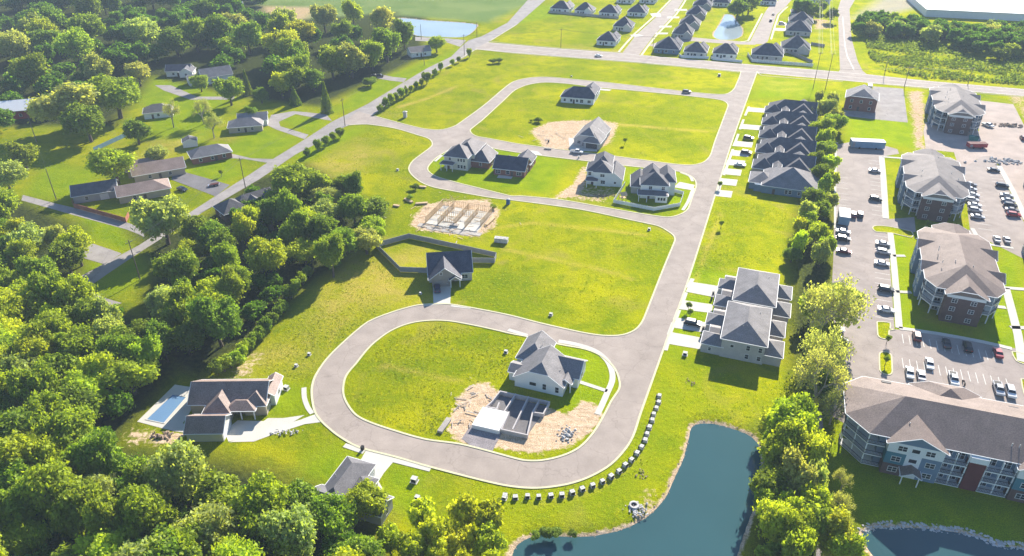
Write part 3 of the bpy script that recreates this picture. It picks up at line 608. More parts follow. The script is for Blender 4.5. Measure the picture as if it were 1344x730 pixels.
# --- white gabled house on the lower island
building('house','white gabled house with dark roof beside the open foundation','house',G(675.6,506.5),A,
 [(0,0,12.6,9.5,3.1,'y',34,.62,1,.35),(-2.1,7.6,5.2,17,3.1,'y',36,0,1,.35),(-2.2,1.9,3,6.2,2.6,'x',24,1,0,.3),(8,4.4,15.2,12,3.2,'x',34,1,1,.35),(10.9,2.0,14.1,6,2.9,'y',34,1,1,.25,None)],
 'white_siding','grey_shingle',wins=[(0,'S',.38,1.5,1.7,1.0,0),(0,'S',.62,1.0,.9,1.7,1),(0,'S',.88,.9,.9,1.7,1),(0,'E',.3,.9),(1,'W',.5,.9),(3,'E',.5,.9,1.4),(2,'W',.5,.8)],
 doors=[(3,'S',.62,'d'),(1,'N',.5,'g')],posts=[(11.1,2.2,2.9),(13.9,2.2,2.9)],extra=vents([(3.2,13,5.6),(10.6,4,4.6)]))
# --- navy house with the fenced pen
building('house','navy roofed house with grey front gable beside the angular fenced yard','house',G(563.5,374.5),7,
 [(0,1.5,13.4,12.5,3.0,'x',39,1,1,.3,'light_brick'),(.2,-1.6,9.6,7,3.0,'y',38,1,1,.4,None),(.9,-1.3,6.7,3,3.0,'',0,0,0,0,'taupe_siding'),(6.3,-2.4,9.6,2,2.6,'y',36,1,1,.2,None)],
 'taupe_siding','navy_shingle',wins=[(1,'S',.38,4.4,.8,.8,1),(0,'S',.83,.9,1.8,1.3,2),(0,'S',.62,.9,.9,1.5)],doors=[(2,'S',.5,'g',4.8,'taupe_siding'),(0,'S',.55,'d')],posts=[(6.6,-2.2,2.6),(9.4,-2.2,2.6)])
# --- brown house with pool
building('house','brown roofed house with many hips beside the swimming pool','house',G(247,580),1,
 [(0,0,8.2,6,2.7,'x',36,1,1,.35,'cream_siding'),(-2.4,9.6,15.4,18.4,3.1,'x',34,1,1,.4),(2,6.6,7.8,14,3.0,'y',35,0,1,.4),(6.8,7.2,13.6,11.6,2.9,'x',26,0,0,.3,None),(7.2,9.3,13.2,11.4,2.9,'',0,0,0,0,'taupe_siding'),(10.6,8.8,15.8,15,3.15,'y',34,0,1,.35),(14.2,12.4,17,19.4,3.2,'y',34,1,1,.35,'white_siding')],
 'tan_siding','brown_shingle',wins=[(0,'W',.5,.9),(2,'W',.4,.9),(4,'S',.75,.8,1.6,1.4,2),(5,'E',.5,.9),(6,'E',.5,1,1.2,1.4)],doors=[(0,'E',.45,'g',4.8),(4,'S',.35,'d')],posts=[(7.1,7.4,2.9),(10.2,7.4,2.9),(13.3,7.4,2.9)],extra=vents([(6.5,12.3,4.8)]))
# --- grey house half under the trees
o4=G(428,652)
building('house','slate grey roofed house half hidden under the lower trees','house',(-36.5,108.0),A,
 [(-2.8,-4,3.6,9.6,3.0,'y',36,0,0,.35),(-3.6,-6,6.6,.6,3.0,'x',34,1,0,.4),(2,-3,6.3,6.2,2.9,'y',33,0,0,.3),(5.6,-2.2,11.6,2.8,2.9,'x',33,0,1,.3)],
 'grey_siding','slate_shingle',wins=[(0,'N',.3,.9),(0,'W',.4,.9),(1,'W',.5,.9),(3,'E',.5,.9)],doors=[(0,'E',.85,'g',4),(2,'N',.5,'d')],extra=vents([(-1.6,3,4.4)]))
# --- loop houses
building('house','two storey beige house with covered back porch at the bend of the loop street','house',G(583.5,221),A+3,
 [(0,0,10.2,10,5.7,'y',35,0,0,.45),(2.5,5,11.5,19,5.6,'y',35,0,0,.4),(8.8,4.5,18,15.5,3.0,'y',34,0,1,.4,'red_brick'),(-.8,-2.6,4.6,1,2.9,'x',16,0,0,.3,None)],
 'cream_siding','slate_shingle',wins=[(0,'S',.25,4.0,.9,1.1,1),(0,'S',.62,3.8,.8,1.3,1),(0,'S',.74,3.8,.8,1.3,1),(0,'S',.86,3.8,.8,1.3,1),(0,'S',.62,.9,.9,1.4,1),(0,'S',.75,.9,.9,1.4,1),(0,'S',.88,.9,.9,1.4,1),(2,'S',.6,1.1,1,1.2),(2,'E',.4,.9),(0,'W',.5,3.8)],
 doors=[(0,'S',.18,'d'),(2,'N',.5,'g')],posts=[(-.6,-2.4,2.9),(1.9,-2.4,2.9),(4.4,-2.4,2.9)])
building('house','low brick house with navy roof and a pale patio slab behind','house',G(648,229),A+4,
 [(0,0,13,10,2.9,'x',36,1,1,.4),(6.5,7,13.4,17,2.9,'y',36,1,1,.35),(1,8,6,13,2.8,'y',34,0,0,.3)],'red_brick','navy_shingle',
 wins=[(0,'S',.14,.8,1.9,1.4,2),(0,'S',.82,.8,1.9,1.4,2),(0,'S',.46,.9,1.4,1.4,1),(0,'E',.5,.9),(1,'E',.5,.9)],doors=[(0,'S',.6,'d'),(1,'N',.5,'g')])
sheet('patio',[W2([(655,229),(674,230.5),(671,235),(652,233.5)])],'concrete',.05)
building('house','white two storey house on bare dirt between two loop street neighbours','house',G(769,243.5),A+9,
 [(0,1.5,9.4,10,5.8,'x',34,0,0,.4),(2.8,.6,9.6,6,5.8,'y',34,0,1,.35),(7.2,1,14,13.5,3.1,'y',38,1,1,.4),(2,8,9,20,5.4,'y',40,0,0,.4),(.2,-1.8,4.4,2,2.8,'x',16,0,0,.25,None)],
 'white_siding','slate_shingle',wins=[(1,'S',.5,3.9,1.6,1.1,2),(1,'S',.55,1.0,1.6,1.4,2),(2,'S',.6,1.2,.8,.8,0),(0,'S',.12,3.9),(2,'E',.4,.9),(2,'E',.7,.9)],doors=[(0,'S',.25,'d')],posts=[(.4,-1.6,2.8),(4.2,-1.6,2.8)],extra=vents([(5,8,8.2)]))
building('house','pale two storey house inside the white picket fence on the loop corner','house',G(833,262.5),A+12,
 [(2,2,12.2,9.8,5.7,'y',36,0,0,.4),(9,6,15,17,5.6,'y',38,0,1,.35),(-1.5,6,5,17,3.0,'y',40,0,1,.35,'grey_siding'),(3,9,10,18,5.2,'y',38,0,1,.35),(1.2,-1.5,12,3,2.9,'x',18,0,0,.3,None),(7.6,-1.2,12,3,2.9,'',0,0,0,0)],
 'white_siding','slate_shingle',wins=[(0,'S',.35,3.8,1.1,1.3,2),(0,'S',.82,3.8,1.1,1.3,2),(5,'S',.28,.9,.8,1.2,0),(5,'S',.52,.9,.8,1.2,0),(5,'S',.76,.9,.8,1.2,0),(2,'S',.5,1,.9,1.1),(1,'E',.5,3.8)],doors=[(0,'S',.3,'d'),(1,'E',.2,'g')],posts=[(1.4,-1.3,2.9),(4.4,-1.3,2.9)])
building('house','blue-white bungalow with dark hip roof alone in the upper grass block','house',G(736,134.5),A+5,
 [(0,0,17,11,3.2,'x',36,0,.35,.45),(9.5,8,17.2,20,3.1,'y',36,0,1,.4)],'white_siding','navy_shingle',
 wins=[(0,'S',.12,.9),(0,'S',.32,.9),(0,'S',.5,.9),(0,'S',.64,.7,1.5,1.6,2),(0,'S',.87,.8,1.6,1.4,2),(1,'E',.5,.9)],doors=[(0,'S',.4,'d')],extra=vents([(6,7,5.8)]))
building('house','new house with dark front gable and open garage beside a bare dirt pad','house',G(753,190),A-1,
 [(0,0,12,18,3.0,'y',38,.45,1,.4,'light_brick'),(5,-2,12.4,8,2.9,'y',38,0,1,.4,'grey_siding')],'light_brick','grey_shingle',
 wins=[(0,'S',.2,.9,1.5,1.4,2),(0,'W',.4,.9),(0,'W',.7,.9)],doors=[(0,'S',.38,'d'),(1,'S',.5,'g',5,'dark_trim')],extra=vents([(9,12,5.2)]))  # dark door panel paints the shaded inside of the open garage
# --- townhouse blocks beside the street
def fourplex(org,label,wallm):
    vols=[(5,0,16,18.5,6.0,'y',27,0,0,.45)]
    for j,y0 in enumerate((.3,10)):
        vols.append((0,y0,5.5,y0+5.6,2.9,'x',30,0,1,.3)); vols.append((1.4,y0+5.4,5.5,y0+9.6-(j==1)*1.5,2.8,'x',16,1,1,.2))
    vols.append((15.6,.6,20.4,7.8,3.0,'x',28,1,0,.35)); vols.append((15.6,10.4,20.4,17.6,3.0,'x',28,1,0,.35))
    return building('townhouse',label,'townhouse',org,A,vols,wallm,'grey_shingle',wins=[(0,'S',.62,3.6,.9,1.4,1),(0,'S',.9,3.6,.9,1.4,1),(0,'S',.62,.9,.9,1.3,1),(0,'S',.9,1,.9,1.3,1),(0,'S',.25,3.6,.8,.8,0),(0,'E',.25,3.8,1.6,1.3,2),(0,'E',.7,3.8,1.6,1.3,2),(1,'S',.4,1.0,.7,1),(5,'E',.5,.9,1.6,1.4,2),(6,'E',.5,.9,1.6,1.4,2)],
      doors=[(1,'W',.5,'g',4.6),(3,'W',.5,'g',4.6),(2,'W',.4,'d'),(4,'W',.4,'d')],extra=vents([(9.6,4,8.0),(10.6,4.4,8.1),(13.5,13,7.4)]),group='grey hip roofed townhouse blocks')
o1=G(922,463); e=Vector((math.cos(R(A)),math.sin(R(A)),0)); nn=Vector((-e.y,e.x,0))
fourplex(o1+e*-.6,'nearer two storey townhouse block with grey hip roof and pale south wall','light_brick')
fourplex(o1+nn*20.3+e*.4,'farther grey hip roofed townhouse block joined behind its nearer twin','light_brick')
# --- the row of charcoal-roofed duplexes
pa=G(978,262); pb=G(1000,143)
rowdir=(G(1004,131)-G(979,246)); pitch=17.2
D0=G(981.5,250.5); nd=Vector((math.cos(R(70)),math.sin(R(70)),0)); ed=Vector((math.cos(R(-20)),math.sin(R(-20)),0))
for j in range(5):
    o=D0+nd*(16.0+j*18.6)
    vols=[(1.5,3,23,16.5,3.1,'x',33,0,1,.4),(11,0,23.3,15,3.15,'y',31,0,1,.35),(0,1.5,8,11,2.9,'x',30,0,0,.35),(7.8,-1.3,10.8,5,4.6,'y',30,1,1,.25,'white_siding')]
    building('duplex',f'charcoal roofed duplex with white dormer, {ORD[j]} from the near end of its row','duplex',o,A,vols,'taupe_siding','charcoal_shingle','trim',
       wins=[(3,'S',.5,3.1,1.1,1.0,2),(1,'E',.3,.9,1.4,1.3,2),(1,'E',.7,.9,1.4,1.3,2),(0,'S',.3,.9)],doors=[(2,'W',.5,'g',4.4)],group='charcoal roofed duplexes beside the street',extra=vents([(16,9,6.4)]))
building('duplex','blue walled duplex with grey hip roof at the near end of its row','duplex',D0,A,
 [(5,0,25,15.5,3.3,'y',27,0,.2,.5),(0,2.5,9,13,2.9,'x',25,0,0,.4),(2,.8,7,4,2.8,'',0,0,0,0)],'blue_siding','grey_shingle',wins=[(0,'S',.45,.9,1.0,1.5),(0,'S',.52,.9,1.0,1.5),(0,'S',.68,1,.8,1.2),(0,'S',.86,1,1.6,1.2,2),(0,'E',.5,.9)],doors=[(1,'W',.5,'g'),(0,'S',.22,'d')])
for y,lab in ((18,'small screened white porch behind the second duplex of the charcoal row'),(36,'small screened white porch behind the third duplex of the charcoal row'),(2,'small white deck enclosure behind the blue walled duplex')):
    o=D0+nd*(y+6)+ed*24.6
    building('porch',lab,'porch',o,A,[(0,0,4.2,6,2.4,'x',8,1,1,.15,'fence_white')],'fence_white','blue_paint_and_shade',wins=[(0,'S',.5,.7,2.4,1.2,2),(0,'E',.5,.7,3,1.2,2)])
# --- brick office
building('brick_building','square red brick building with grey roof beside its own small car park','building',G(1107,143.5),A-4,[(0,0,14.5,13,6.2,'y',26,.3,1,.5)],'red_brick','grey_shingle','trim',
 wins=[(0,'S',.2,4.2),(0,'S',.5,4.2),(0,'S',.8,4.2),(0,'S',.2,1.0),(0,'S',.8,1.0),(0,'E',.3,4.2),(0,'E',.7,4.2)],doors=[(0,'S',.45,'d')],extra=vents([(11,4,8.5)]))
# --- apartment blocks
def rail(mb,pts,z,mi):
    for a,b in zip(pts,pts[1:]):
        a=Vector(a); b=Vector(b); L=(b-a).length; d=(b-a)/L; n=int(L/.28)
        mb.rbox((a+b)/2,d,z+1.0,z+1.08,L/2,.05,mi); mb.rbox((a+b)/2,d,z+.12,z+.18,L/2,.04,mi)
        for q in range(n+1): mb.rbox(a+d*(L*q/max(n,1)),d,z+.18,z+1.0,.025,.02,mi)
def balcony(root,pts,inner,z,hroof):
    """pts: outer edge polyline, inner: wall-side corner points closing the slab"""
    m=MB(); m.prism(list(pts)+list(inner),z-.28,z-.004,0,bottom=True); o=m.build('balcony',['trim'],root)
    m=MB(); rail(m,pts,z,0); m.build('railing',['dark_trim'],o)
def polyroof(rf,eave,z,ra,rb,zr):
    P=[Vector((p[0],p[1],z)) for p in eave]; r0=Vector((*ra,zr)); r1=Vector((*rb,zr)); A_=[r0 if (p-r0).length<(p-r1).length else r1 for p in P]; top=[]
    for i in range(len(P)):
        j=(i+1)%len(P); a,b=A_[i],A_[j]
        top.append([tuple(P[i]),tuple(P[j]),tuple(a)] if a==b else [tuple(P[i]),tuple(P[j]),tuple(b),tuple(a)])
    rf.slab(top,.28,0,1)
def apartment(org,ang,label,roofm,side,brick,L=42.0,W=21.6):
    root=empty('apartment_building',label,'apartment block',org,R(ang),'three storey apartment blocks')
    wl=MB(); rf=MB(); H=9.0
    fp=[(4.2,4.4),(6,4.4),(6,3),(15.6,3),(15.6,4.4),(W-4.2,4.4),(W-4.2,9),(W-1.4,9),(W-1.4,L-9),(W-4.2,L-9),(W-4.2,L-4.4),(4.2,L-4.4),(4.2,L-9),(1.4,L-9),(1.4,9),(4.2,9)]
    wl.prism(fp,0,H,0,bottom=False)
    polyroof(rf,[(.5,5.2),(3.2,.9),(W-3.2,.9),(W-.5,5.2),(W-.5,L-5.2),(W-3.2,L-.9),(3.2,L-.9),(.5,L-5.2)],H+.3,(W/2,11),(W/2,L-11),H+3.9)
    # brick centre bay south, and its twin north
    wl.box(6.0,-1.3,0,15.6,3.2,8.1,1); wl.box(5.95,-1.36,8.1,15.65,3.2,9.0,2)
    _,g=rf.roof(5.8,-1.3,15.8,8.5,9.05,25,.5,.62,1,'y');  wl.poly(g[0],3)
    wl.box(6.0,L-3.2,0,15.6,L+1.3,9.0,1); _,g=rf.roof(5.8,L-8.5,15.8,L+1.3,9.05,25,.5,1,.62,'y'); wl.poly(g[1],3)
    for y0 in (10.5,L-17):
        wl.box(.2,y0,0,3,y0+6.5,9.0,0); _,g=rf.roof(.2,y0,7.8,y0+6.5,9.0,25,.4,1,0,'x'); wl.poly(g[0],3)
        wl.box(W-3,y0,0,W-.2,y0+6.5,9.0,0); _,g=rf.roof(W-7.8,y0,W-.2,y0+6.5,9.0,25,.4,0,1,'x'); wl.poly(g[-1],3)
    wl.build('wall',[side,brick,'trim',roofm],root); r=rf.build('roof',[roofm,'trim'],root)
    for z in (.9,3.9,6.6):
        for t in (.22,.72): win(root,(6+9.6*t,-1.3,z),0,1.3,1.2,2)
    for k,z in enumerate((.1,3.0,6.0)):
        for sx in (0,1):
            m_=(lambda p:[(W-x,y) for x,y in p][::-1]) if sx else (lambda p:p)
            pts=[(1.0,9),(1.0,5.4),(3.4,1.6),(6,1.6)]
            if k: balcony(root,m_(pts),m_([(6,3.1),(4.2,3.1),(4.2,9)])if not sx else [(W-4.2,9),(W-4.2,3.1),(W-6,3.1)],z,9)
            win(root,((4.2+.95) if not sx else W-5.15,4.4,z+.1),0,1.5,2.0,2); win(root,((4.2,6.8,z+.1) if not sx else (W-4.2,6.8,z+.1)),FACE['W'] if not sx else FACE['E'],1.6,2.0,2)
        for y in (12,15.4,19,23,L-15.4,L-12):
            win(root,(.2 if (10.5<y<17 or L-17<y<L-10.5) else 1.4,y,k*3+1.0),FACE['W'],1.4,1.3,2)
        for y in (13.7,21,L-13.7): win(root,(W-.2 if y!=21 else W-1.4,y,k*3+1.0),FACE['E'],1.4,1.3,2)
    for x,y in ((1.15,8.7),(1.15,5.5),(3.45,1.75),(5.8,1.75)):
        for xx in (x,W-x):
            m=MB(); m.box(-.13,-.13,0,.13,.13,9.2); m.build('post','trim',root,(xx,y,0))
    for q in range(6):
        m=MB(); m.tube((0,0,-.4),(0,0,.5),.1,n=8); m.build('vent','box_white',r,(random.uniform(4,W-4),random.uniform(10,L-10),12.2))
    return root
nA=Vector((math.cos(R(68.5)),math.sin(R(68.5)),0)); eA=Vector((math.cos(R(-21.5)),math.sin(R(-21.5)),0))
a3=G(1232,420.5)-eA*6+nA*1.3
apartment(a3,-21.5,'brown roofed apartment block north of the southern car park','tan_shingle','blue_siding','dark_brick')
a2=G(1203.5,287.5)-eA*6+nA*1.3
apartment(a2,-21.5,'grey roofed apartment block between the brown roofed one and the gravel site','pale_shingle','blue_siding','dark_brick',43)
a1=G(1239,175)-eA*6+nA*1.3
apartment(a1,-21.5,'pale grey apartment block under construction beside the main road','pale_shingle','blue_siding','dark_brick',44)
a5=G(1354,368)
apartment(a5,-21.5,'grey apartment block cut by the photo edge below the gravel car park','tan_shingle','blue_siding','dark_brick',30)
apartment(G(1357,276),-21.5,'blue-walled apartment block cut by the photo edge beside the car row','pale_shingle','blue_siding','dark_brick',34)
# --- the long block by the lower pond
def longblock():
    root=empty('apartment_building','long tan roofed apartment block above the lower right pond','apartment block',G(1145,617.5),R(-18.5),'three storey apartment blocks')
    wl=MB(); rf=MB(); H=9; Lx=88; D=21.5; mats=['blue_siding','white_siding','teal_siding','dark_brick','maroon_siding','trim']
    wl.prism([(0,2.5),(Lx,2.5),(Lx,D-1.5),(-4.5,D-1.5),(-4.5,8),(0,8)],0,H,0,bottom=False)
    polyroof(rf,[(-7.2,D-4.5),(-7.2,6.2),(-2.6,1.0),(Lx,1.0),(Lx+6,6),(Lx+6,D-4.5),(Lx,D),(-2.6,D)],H+.3,(4.5,D/2+.3),(Lx-6,D/2+.3),H+4.4)
    for x0 in (1.4,26.0,50.6):
        x1=x0+10.8
        wl.box(x0,0,6.3,x1,3,H,1); wl.box(x0,0,0,x0+3.9,3,3.1,3); wl.box(x0,0,3.1,x0+3.9,3,6.3,2); wl.box(x0+3.9,0,0,x0+6.9,3,6.3,1); wl.box(x0+6.9,0,3.1,x1,3,6.3,0); wl.box(x0+6.9,0,0,x1,3,3.1,0)
        _,g=rf.roof(x0,0,x1,9.5,H,26,.6,1,1,'y'); wl.poly(g[0],0)
        for z,ts in ((1,(.2,.82)),(4,(.2,.82)),(7.1,(.26,.76))):
            for t in ts: win(root,(x0+10.8*t,0,z),0,1.7,1.25,2)
        for z in (4.4,7.2): win(root,(x0+5.4,0,z),0,1.5,1.0,0)
        m=MB(); m.roof(x0+3.6,-2.6,x0+7.2,.2,2.6,30,.25,1,1,'y',0,1); pr=m.build('porch_roof',['tan_shingle','trim'],root)
        for dx in (3.8,7.0):
            m=MB(); m.box(-.1,-.1,0,.1,.1,2.6); m.build('post','trim',root,(x0+dx,-2.4,0))
        # balconies right and left of the stair strip
        for a,b in ((x0+10.8,x0+15.6),(x0+18.9,x0+24.5)):
            for k,z in enumerate((.15,3.1,6.1)):
                balcony(root,[(a+.1,.4),(b-.1,.4)],[(b-.1,2.5),(a+.1,2.5)],z,9)
                for t in (.25,.75): win(root,(a+(b-a)*t,2.5,z+.1),0,1.5,2.0,2)
            for xx in (a+.15,(a+b)/2,b-.15):
                m=MB(); m.box(-.11,-.11,0,.11,.11,9.1); m.build('post','trim',root,(xx,.55,0))
        wl.box(x0+15.7,.3,0,x0+18.8,2.6,7.6,4); wl.box(x0+15.6,.25,7.6,x0+18.9,2.6,9,1)
    # chamfered corner balconies
    for k,z in enumerate((.15,3.1,6.1)):
        balcony(root,[(-6.6,8.6),(-6.6,6.6),(-2.3,1.5),(1.3,1.5)],[(1.3,2.5),(0,2.5),(0,8),(-4.5,8),(-4.5,8.6)],z,9)
        win(root,(-2.2,8,z+.1),0,2.0,2,2); win(root,(0,5.2,z+.1),FACE['W'],1.8,2.0,2)
        for y in (11,14.5,18): win(root,(-4.5,y,z+.9),FACE['W'],1.4,1.3,2)
    for x,y in ((-6.4,8.4),(-6.4,6.8),(-4.4,4.2),(-2.3,1.7)):
        m=MB(); m.box(-.12,-.12,0,.12,.12,9.2); m.build('post','trim',root,(x,y,0))
    for x0 in (8,44):
        _,g=rf.roof(x0,D-9,x0+14,D+.5,H,22,.5,0,.5,'y'); wl.poly(g[0],0)
    wl.build('wall',mats,root); r=rf.build('roof',['tan_shingle','trim'],root)
    for x,y,z in ((5.2,4.6,10.2),(24.6,4.4,10.2),(26,4.4,10.2),(48,4.4,10.2)):
        m=MB(); m.tube((0,0,-.3),(0,0,1.3),.1,n=8); m.build('vent','box_white',r,(x,y,z))
    for x,y in ((2,D-2.2),(28,D-3)):
        m=MB(); m.box(-1,-.35,0,1,.35,.35); m.build('roof_vent','dark_trim',r,(x,y,10.1))
longblock()
# --- far subdivision
def far(px,label,wd=14,dp=13,h=3.1,pt=38,roof='navy_shingle',wall='white_siding',ang=-17,gab=True,grp='far subdivision houses'):
    o=G(*px); v=[(0,0,wd,dp,h,'x',pt,0,0,.4)]
    if gab=='S': v.append((wd*.55,-1.5,wd*.95,dp*.6,h,'y',pt,1,1,.3))
    elif gab: v.append((wd*.5,dp*.5,wd+.4,dp+5,h,'y',pt,0,1,.3))
    building('house',label,'house',o,ang,v,wall,roof,wins=[(0,'S',.2,.9,1.2,1.3),(0,'S',.5,.9,1.6,1.3),(0,'S',.8,.9,1.2,1.3),(0,'E',.5,.9)],doors=[(0,'S',.36,'d')],group=grp)
far((783,59),'small blue-roofed house at the corner of main road and side street',12.5,12)
far((804.5,40),'twin gabled house behind the corner bungalow left of the side street',13,14,gab='S',wall='cream_siding')
far((823,21),'hip roofed house right of the twin-gabled one, back row left of side street',13.5,12)
far((786,21.5),'hip roofed white house, third from left in the dark fenced far row',14,12)
far((754,18.5),'gabled white house, second from left in the dark fenced far row',14,12,gab='S')
far((722,16),'hip roofed house at the left end of the dark fenced far row',15,12)
far((809,4),'far house with navy roof behind the back row, touching the top edge',13,12)
far((839,4),'far house at the top edge beside the left kerb of the side street',13,12)
far((858,69.5),'large dark hip roofed house at the right corner of side street and main road',15.5,15,wall='blue_siding')
far((882,50),'gabled grey house behind the large dark corner house',13,16,gab='S',wall='grey_siding',roof='charcoal_shingle')
far((891,37),'stacked row house behind the grey gable, second along the side street',14,14,gab='S',roof='charcoal_shingle',wall='grey_siding')
far((900,24),'stacked row house, third along the right kerb of the side street',14,14,gab='S',wall='taupe_siding')
far((909,12),'stacked row house, fourth along the right kerb of the side street',14,14,gab='S',wall='grey_siding')
far((917,1),'stacked row house at the top edge right of the side street',14,14,wall='taupe_siding')
far((897,74),'brown banded white house, left of two behind the white roadside fence',13.5,12,roof='charcoal_shingle',wall='cream_siding')
far((935,76),'white house with charcoal roof, right of two behind the white roadside fence',14,12,roof='charcoal_shingle')
far((986,78),'navy hip roofed house behind the long picket fence by the main road',18,14,wall='grey_siding')
far((1025,69),'dark triple-gabled house at the near end of the right far row',17,16,wall='light_brick',roof='charcoal_shingle',gab='S')
far((1031,46),'dark gabled house second in the right far row',16,15,wall='light_brick',roof='charcoal_shingle')
far((1035,34),'dark gabled house third in the right far row',16,15,wall='light_brick',roof='charcoal_shingle',gab='S')
far((1038,23),'dark gabled house at the far end of the right far row',16,15,wall='light_brick',roof='charcoal_shingle')
far((935,8),'dim house left of the far pond trees',13,12); far((996,6),'dark roof between the pond trees and the curved street',13,12); far((1062,4),'dark flat roof at the top edge above the round trees',16,12)
building('warehouse','huge flat white roofed warehouse at the upper right edge','warehouse',G(1214,22),-14,[(0,0,170,70,5,'',0,0,0)],'white_siding','white_roof',extra=lambda root,r:[(lambda m:(m.box(-.6,-.6,5,170.6,70.6,5.5),m.build('parapet','white_roof',root)))(MB())])
# --- houses of the left neighbourhood
building('barn','red walled barn with pale metal roof among the left trees','barn',G(-14,160),18,[(0,0,20,14,4.2,'x',24,1,1,.5)],'red_roof','white_roof',wins=[(0,'S',.4,1.2),(0,'S',.7,1.2)],doors=[(0,'E',.5,'g',4)])
building('house','small white house with blue-grey roof under the tall back trees','house',G(219,101),8,[(0,0,13,9,3,'x',30,1,1,.4),(8,-3,15,6,3,'y',32,1,1,.4)],'white_siding','navy_shingle',wins=[(0,'S',.3,.9),(1,'S',.5,.9),(1,'E',.4,.9)],doors=[(0,'S',.5,'d')])
building('house','white gable-ended house with grey roof right of the small white house','house',G(268,112),32,[(0,0,16,10,4,'x',35,1,1,.4),(-7,1.5,1,9,3,'x',28,1,1,.4)],'white_siding','grey_shingle',wins=[(0,'S',.3,1.2),(0,'S',.6,1.2),(0,'E',.5,1.2),(1,'S',.5,.9)],doors=[(1,'S',.2,'d')])
building('house','grey roofed shed house half behind the big left tree','house',G(190,157),20,[(0,0,13,9,3,'x',30,0,0,.4)],'white_siding','pale_shingle',wins=[(0,'S',.5,.9),(0,'E',.5,.9)],doors=[(0,'S',.3,'d')])
building('house','low ranch house with grey roof at the country road bend','house',G(301,175.5),14,[(0,0,15,9,2.9,'x',28,0,0,.5),(4,7,17,16,3,'x',28,1,1,.4,'white_siding')],'tan_siding','grey_shingle',wins=[(0,'S',.3,.9),(0,'S',.7,.9),(0,'E',.5,.9),(1,'E',.5,.9)],doors=[(0,'S',.5,'d')])
building('shed','small white garden shed with dark open door behind the brick house','shed',G(241,194.5),22,[(0,0,6,5,2.4,'y',22,1,1,.2)],'white_siding','charcoal_shingle',wins=[(0,'W',.5,.9,.7,.7)],doors=[(0,'E',.5,'g',2.4,'dark_trim')])  # dark door panel paints the shade inside the open shed
building('house','red brick house with pale hip roof beside the country road lawn','house',G(254,216.5),30,[(0,0,16,9,2.9,'x',30,0,0,.5)],'red_brick','grey_shingle',wins=[(0,'S',.2,.9),(0,'S',.5,.9),(0,'S',.8,.9),(0,'E',.3,.9),(0,'E',.7,.9),(0,'W',.5,.9)],doors=[(0,'S',.6,'d')])
building('house','wide brown roofed house between the willow and the asphalt drive','house',G(178,240),28,[(0,0,19,11,3,'x',24,1,1,.6),(-2,6,12,16,3.1,'x',24,1,0,.6)],'tan_siding','brown_shingle',wins=[(0,'S',.3,.9),(0,'S',.7,.9),(0,'W',.5,.9)],doors=[(0,'S',.5,'d')])
building('house','brown bungalow mostly hidden by the big roadside tree','house',G(158,268),28,[(0,0,18,10,2.9,'x',24,1,0,.5)],'tan_siding','brown_shingle',wins=[(0,'S',.3,.9),(0,'W',.5,.9)],doors=[(0,'S',.5,'d')])
building('house','slate roofed garage behind the red fence at the side road','house',G(98,268),24,[(0,0,15,10,3,'x',26,1,1,.4)],'grey_siding','charcoal_shingle',wins=[(0,'S',.3,.9),(0,'E',.35,.9),(0,'E',.65,.9)],doors=[(0,'S',.7,'g',3)])
building('house','dark many-gabled house wedged between road and middle wood','house',G(297,292),42,[(0,0,9,9,3.2,'x',34,0,0,.4,'dark_brick'),(6,2,20,9,3.2,'x',36,0,1,.4),(9,-6,16,5,3.0,'y',34,1,1,.4),(15,-3,22,10,3.2,'y',34,0,0,.4)],'grey_siding','charcoal_shingle',wins=[(0,'S',.5,.9),(0,'W',.5,.9),(2,'S',.5,.9,1.6,1.3,2),(3,'E',.5,.9)],doors=[(2,'S',.2,'d')],extra=vents([(10,5,6)]))
building('house','white bungalow between the round trees near the silver pond','house',G(540,76),24,[(0,0,13,9,3,'x',28,1,1,.4)],'white_siding','pale_shingle',wins=[(0,'S',.3,.9),(0,'S',.7,.9),(0,'E',.5,.9)],doors=[(0,'S',.5,'d')])
building('house','far house with pale blue roof above the top-left trees','house',G(294,16),12,[(0,0,14,10,3.5,'x',28,1,1,.4)],'white_siding','blue_paint_and_shade',wins=[(0,'S',.4,.9)],doors=[(0,'S',.6,'d')])
# --- pool
t=empty('swimming_pool','blue rectangular swimming pool with pale coping beside the brown roofed house','pool',(0,0,0))
pw=W2([(191.5,551),(226,518),(245.5,521.5),(215.5,556)]); bpy.data.objects['pool_water'].parent=t; del bpy.data.objects['pool_water']['kind']
m=MB(); strip(m,pw,.5,.04,.12,True); m.build('coping','concrete',t)
# --- foundation
fa=G(665,514.5); fd=(G(722,529)-fa).normalized(); fn=Vector((-fd.y,fd.x,0)); 
def fl(x,y): p=fa+fd*x+fn*y; return (p.x,p.y)
t=empty('foundation','open concrete block foundation with dark cells and white garage slab','foundation',fa,math.atan2(fd.y,fd.x))
m=MB()
def wallseg(a,b,h=.75,wd=.3,mi=0):
    a=Vector((*a,0)); b=Vector((*b,0)); m.rbox((a+b)/2,b-a,0,h,(b-a).length/2+wd/2,wd/2,mi)
P=lambda px,py:((G(px,py,.6)-fa).dot(fd),(G(px,py,.6)-fa).dot(fn))
TL=P(656.5,515.5); TR=P(721,529.5); BR=P(692,573); BL=P(658,565.5); ML=P(645,530)
segs=[(TL,TR),(TR,P(713,545)),(P(713,545),P(699,543)),(P(699,543),BR),(BR,BL),(BL,P(668,543)),(TL,ML),(ML,P(638,536)),(P(676.5,519.5),P(657,549.5)),(P(693.5,523),P(673,565)),(P(708,527),P(699,543)),(P(638,536),P(652,538.5)),(P(652,538.5),P(655,531))]
for j,(a,b) in enumerate(segs): wallseg(a,b,1.15+.004*j,.30)
m.build('foundation_wall','light_brick',t)
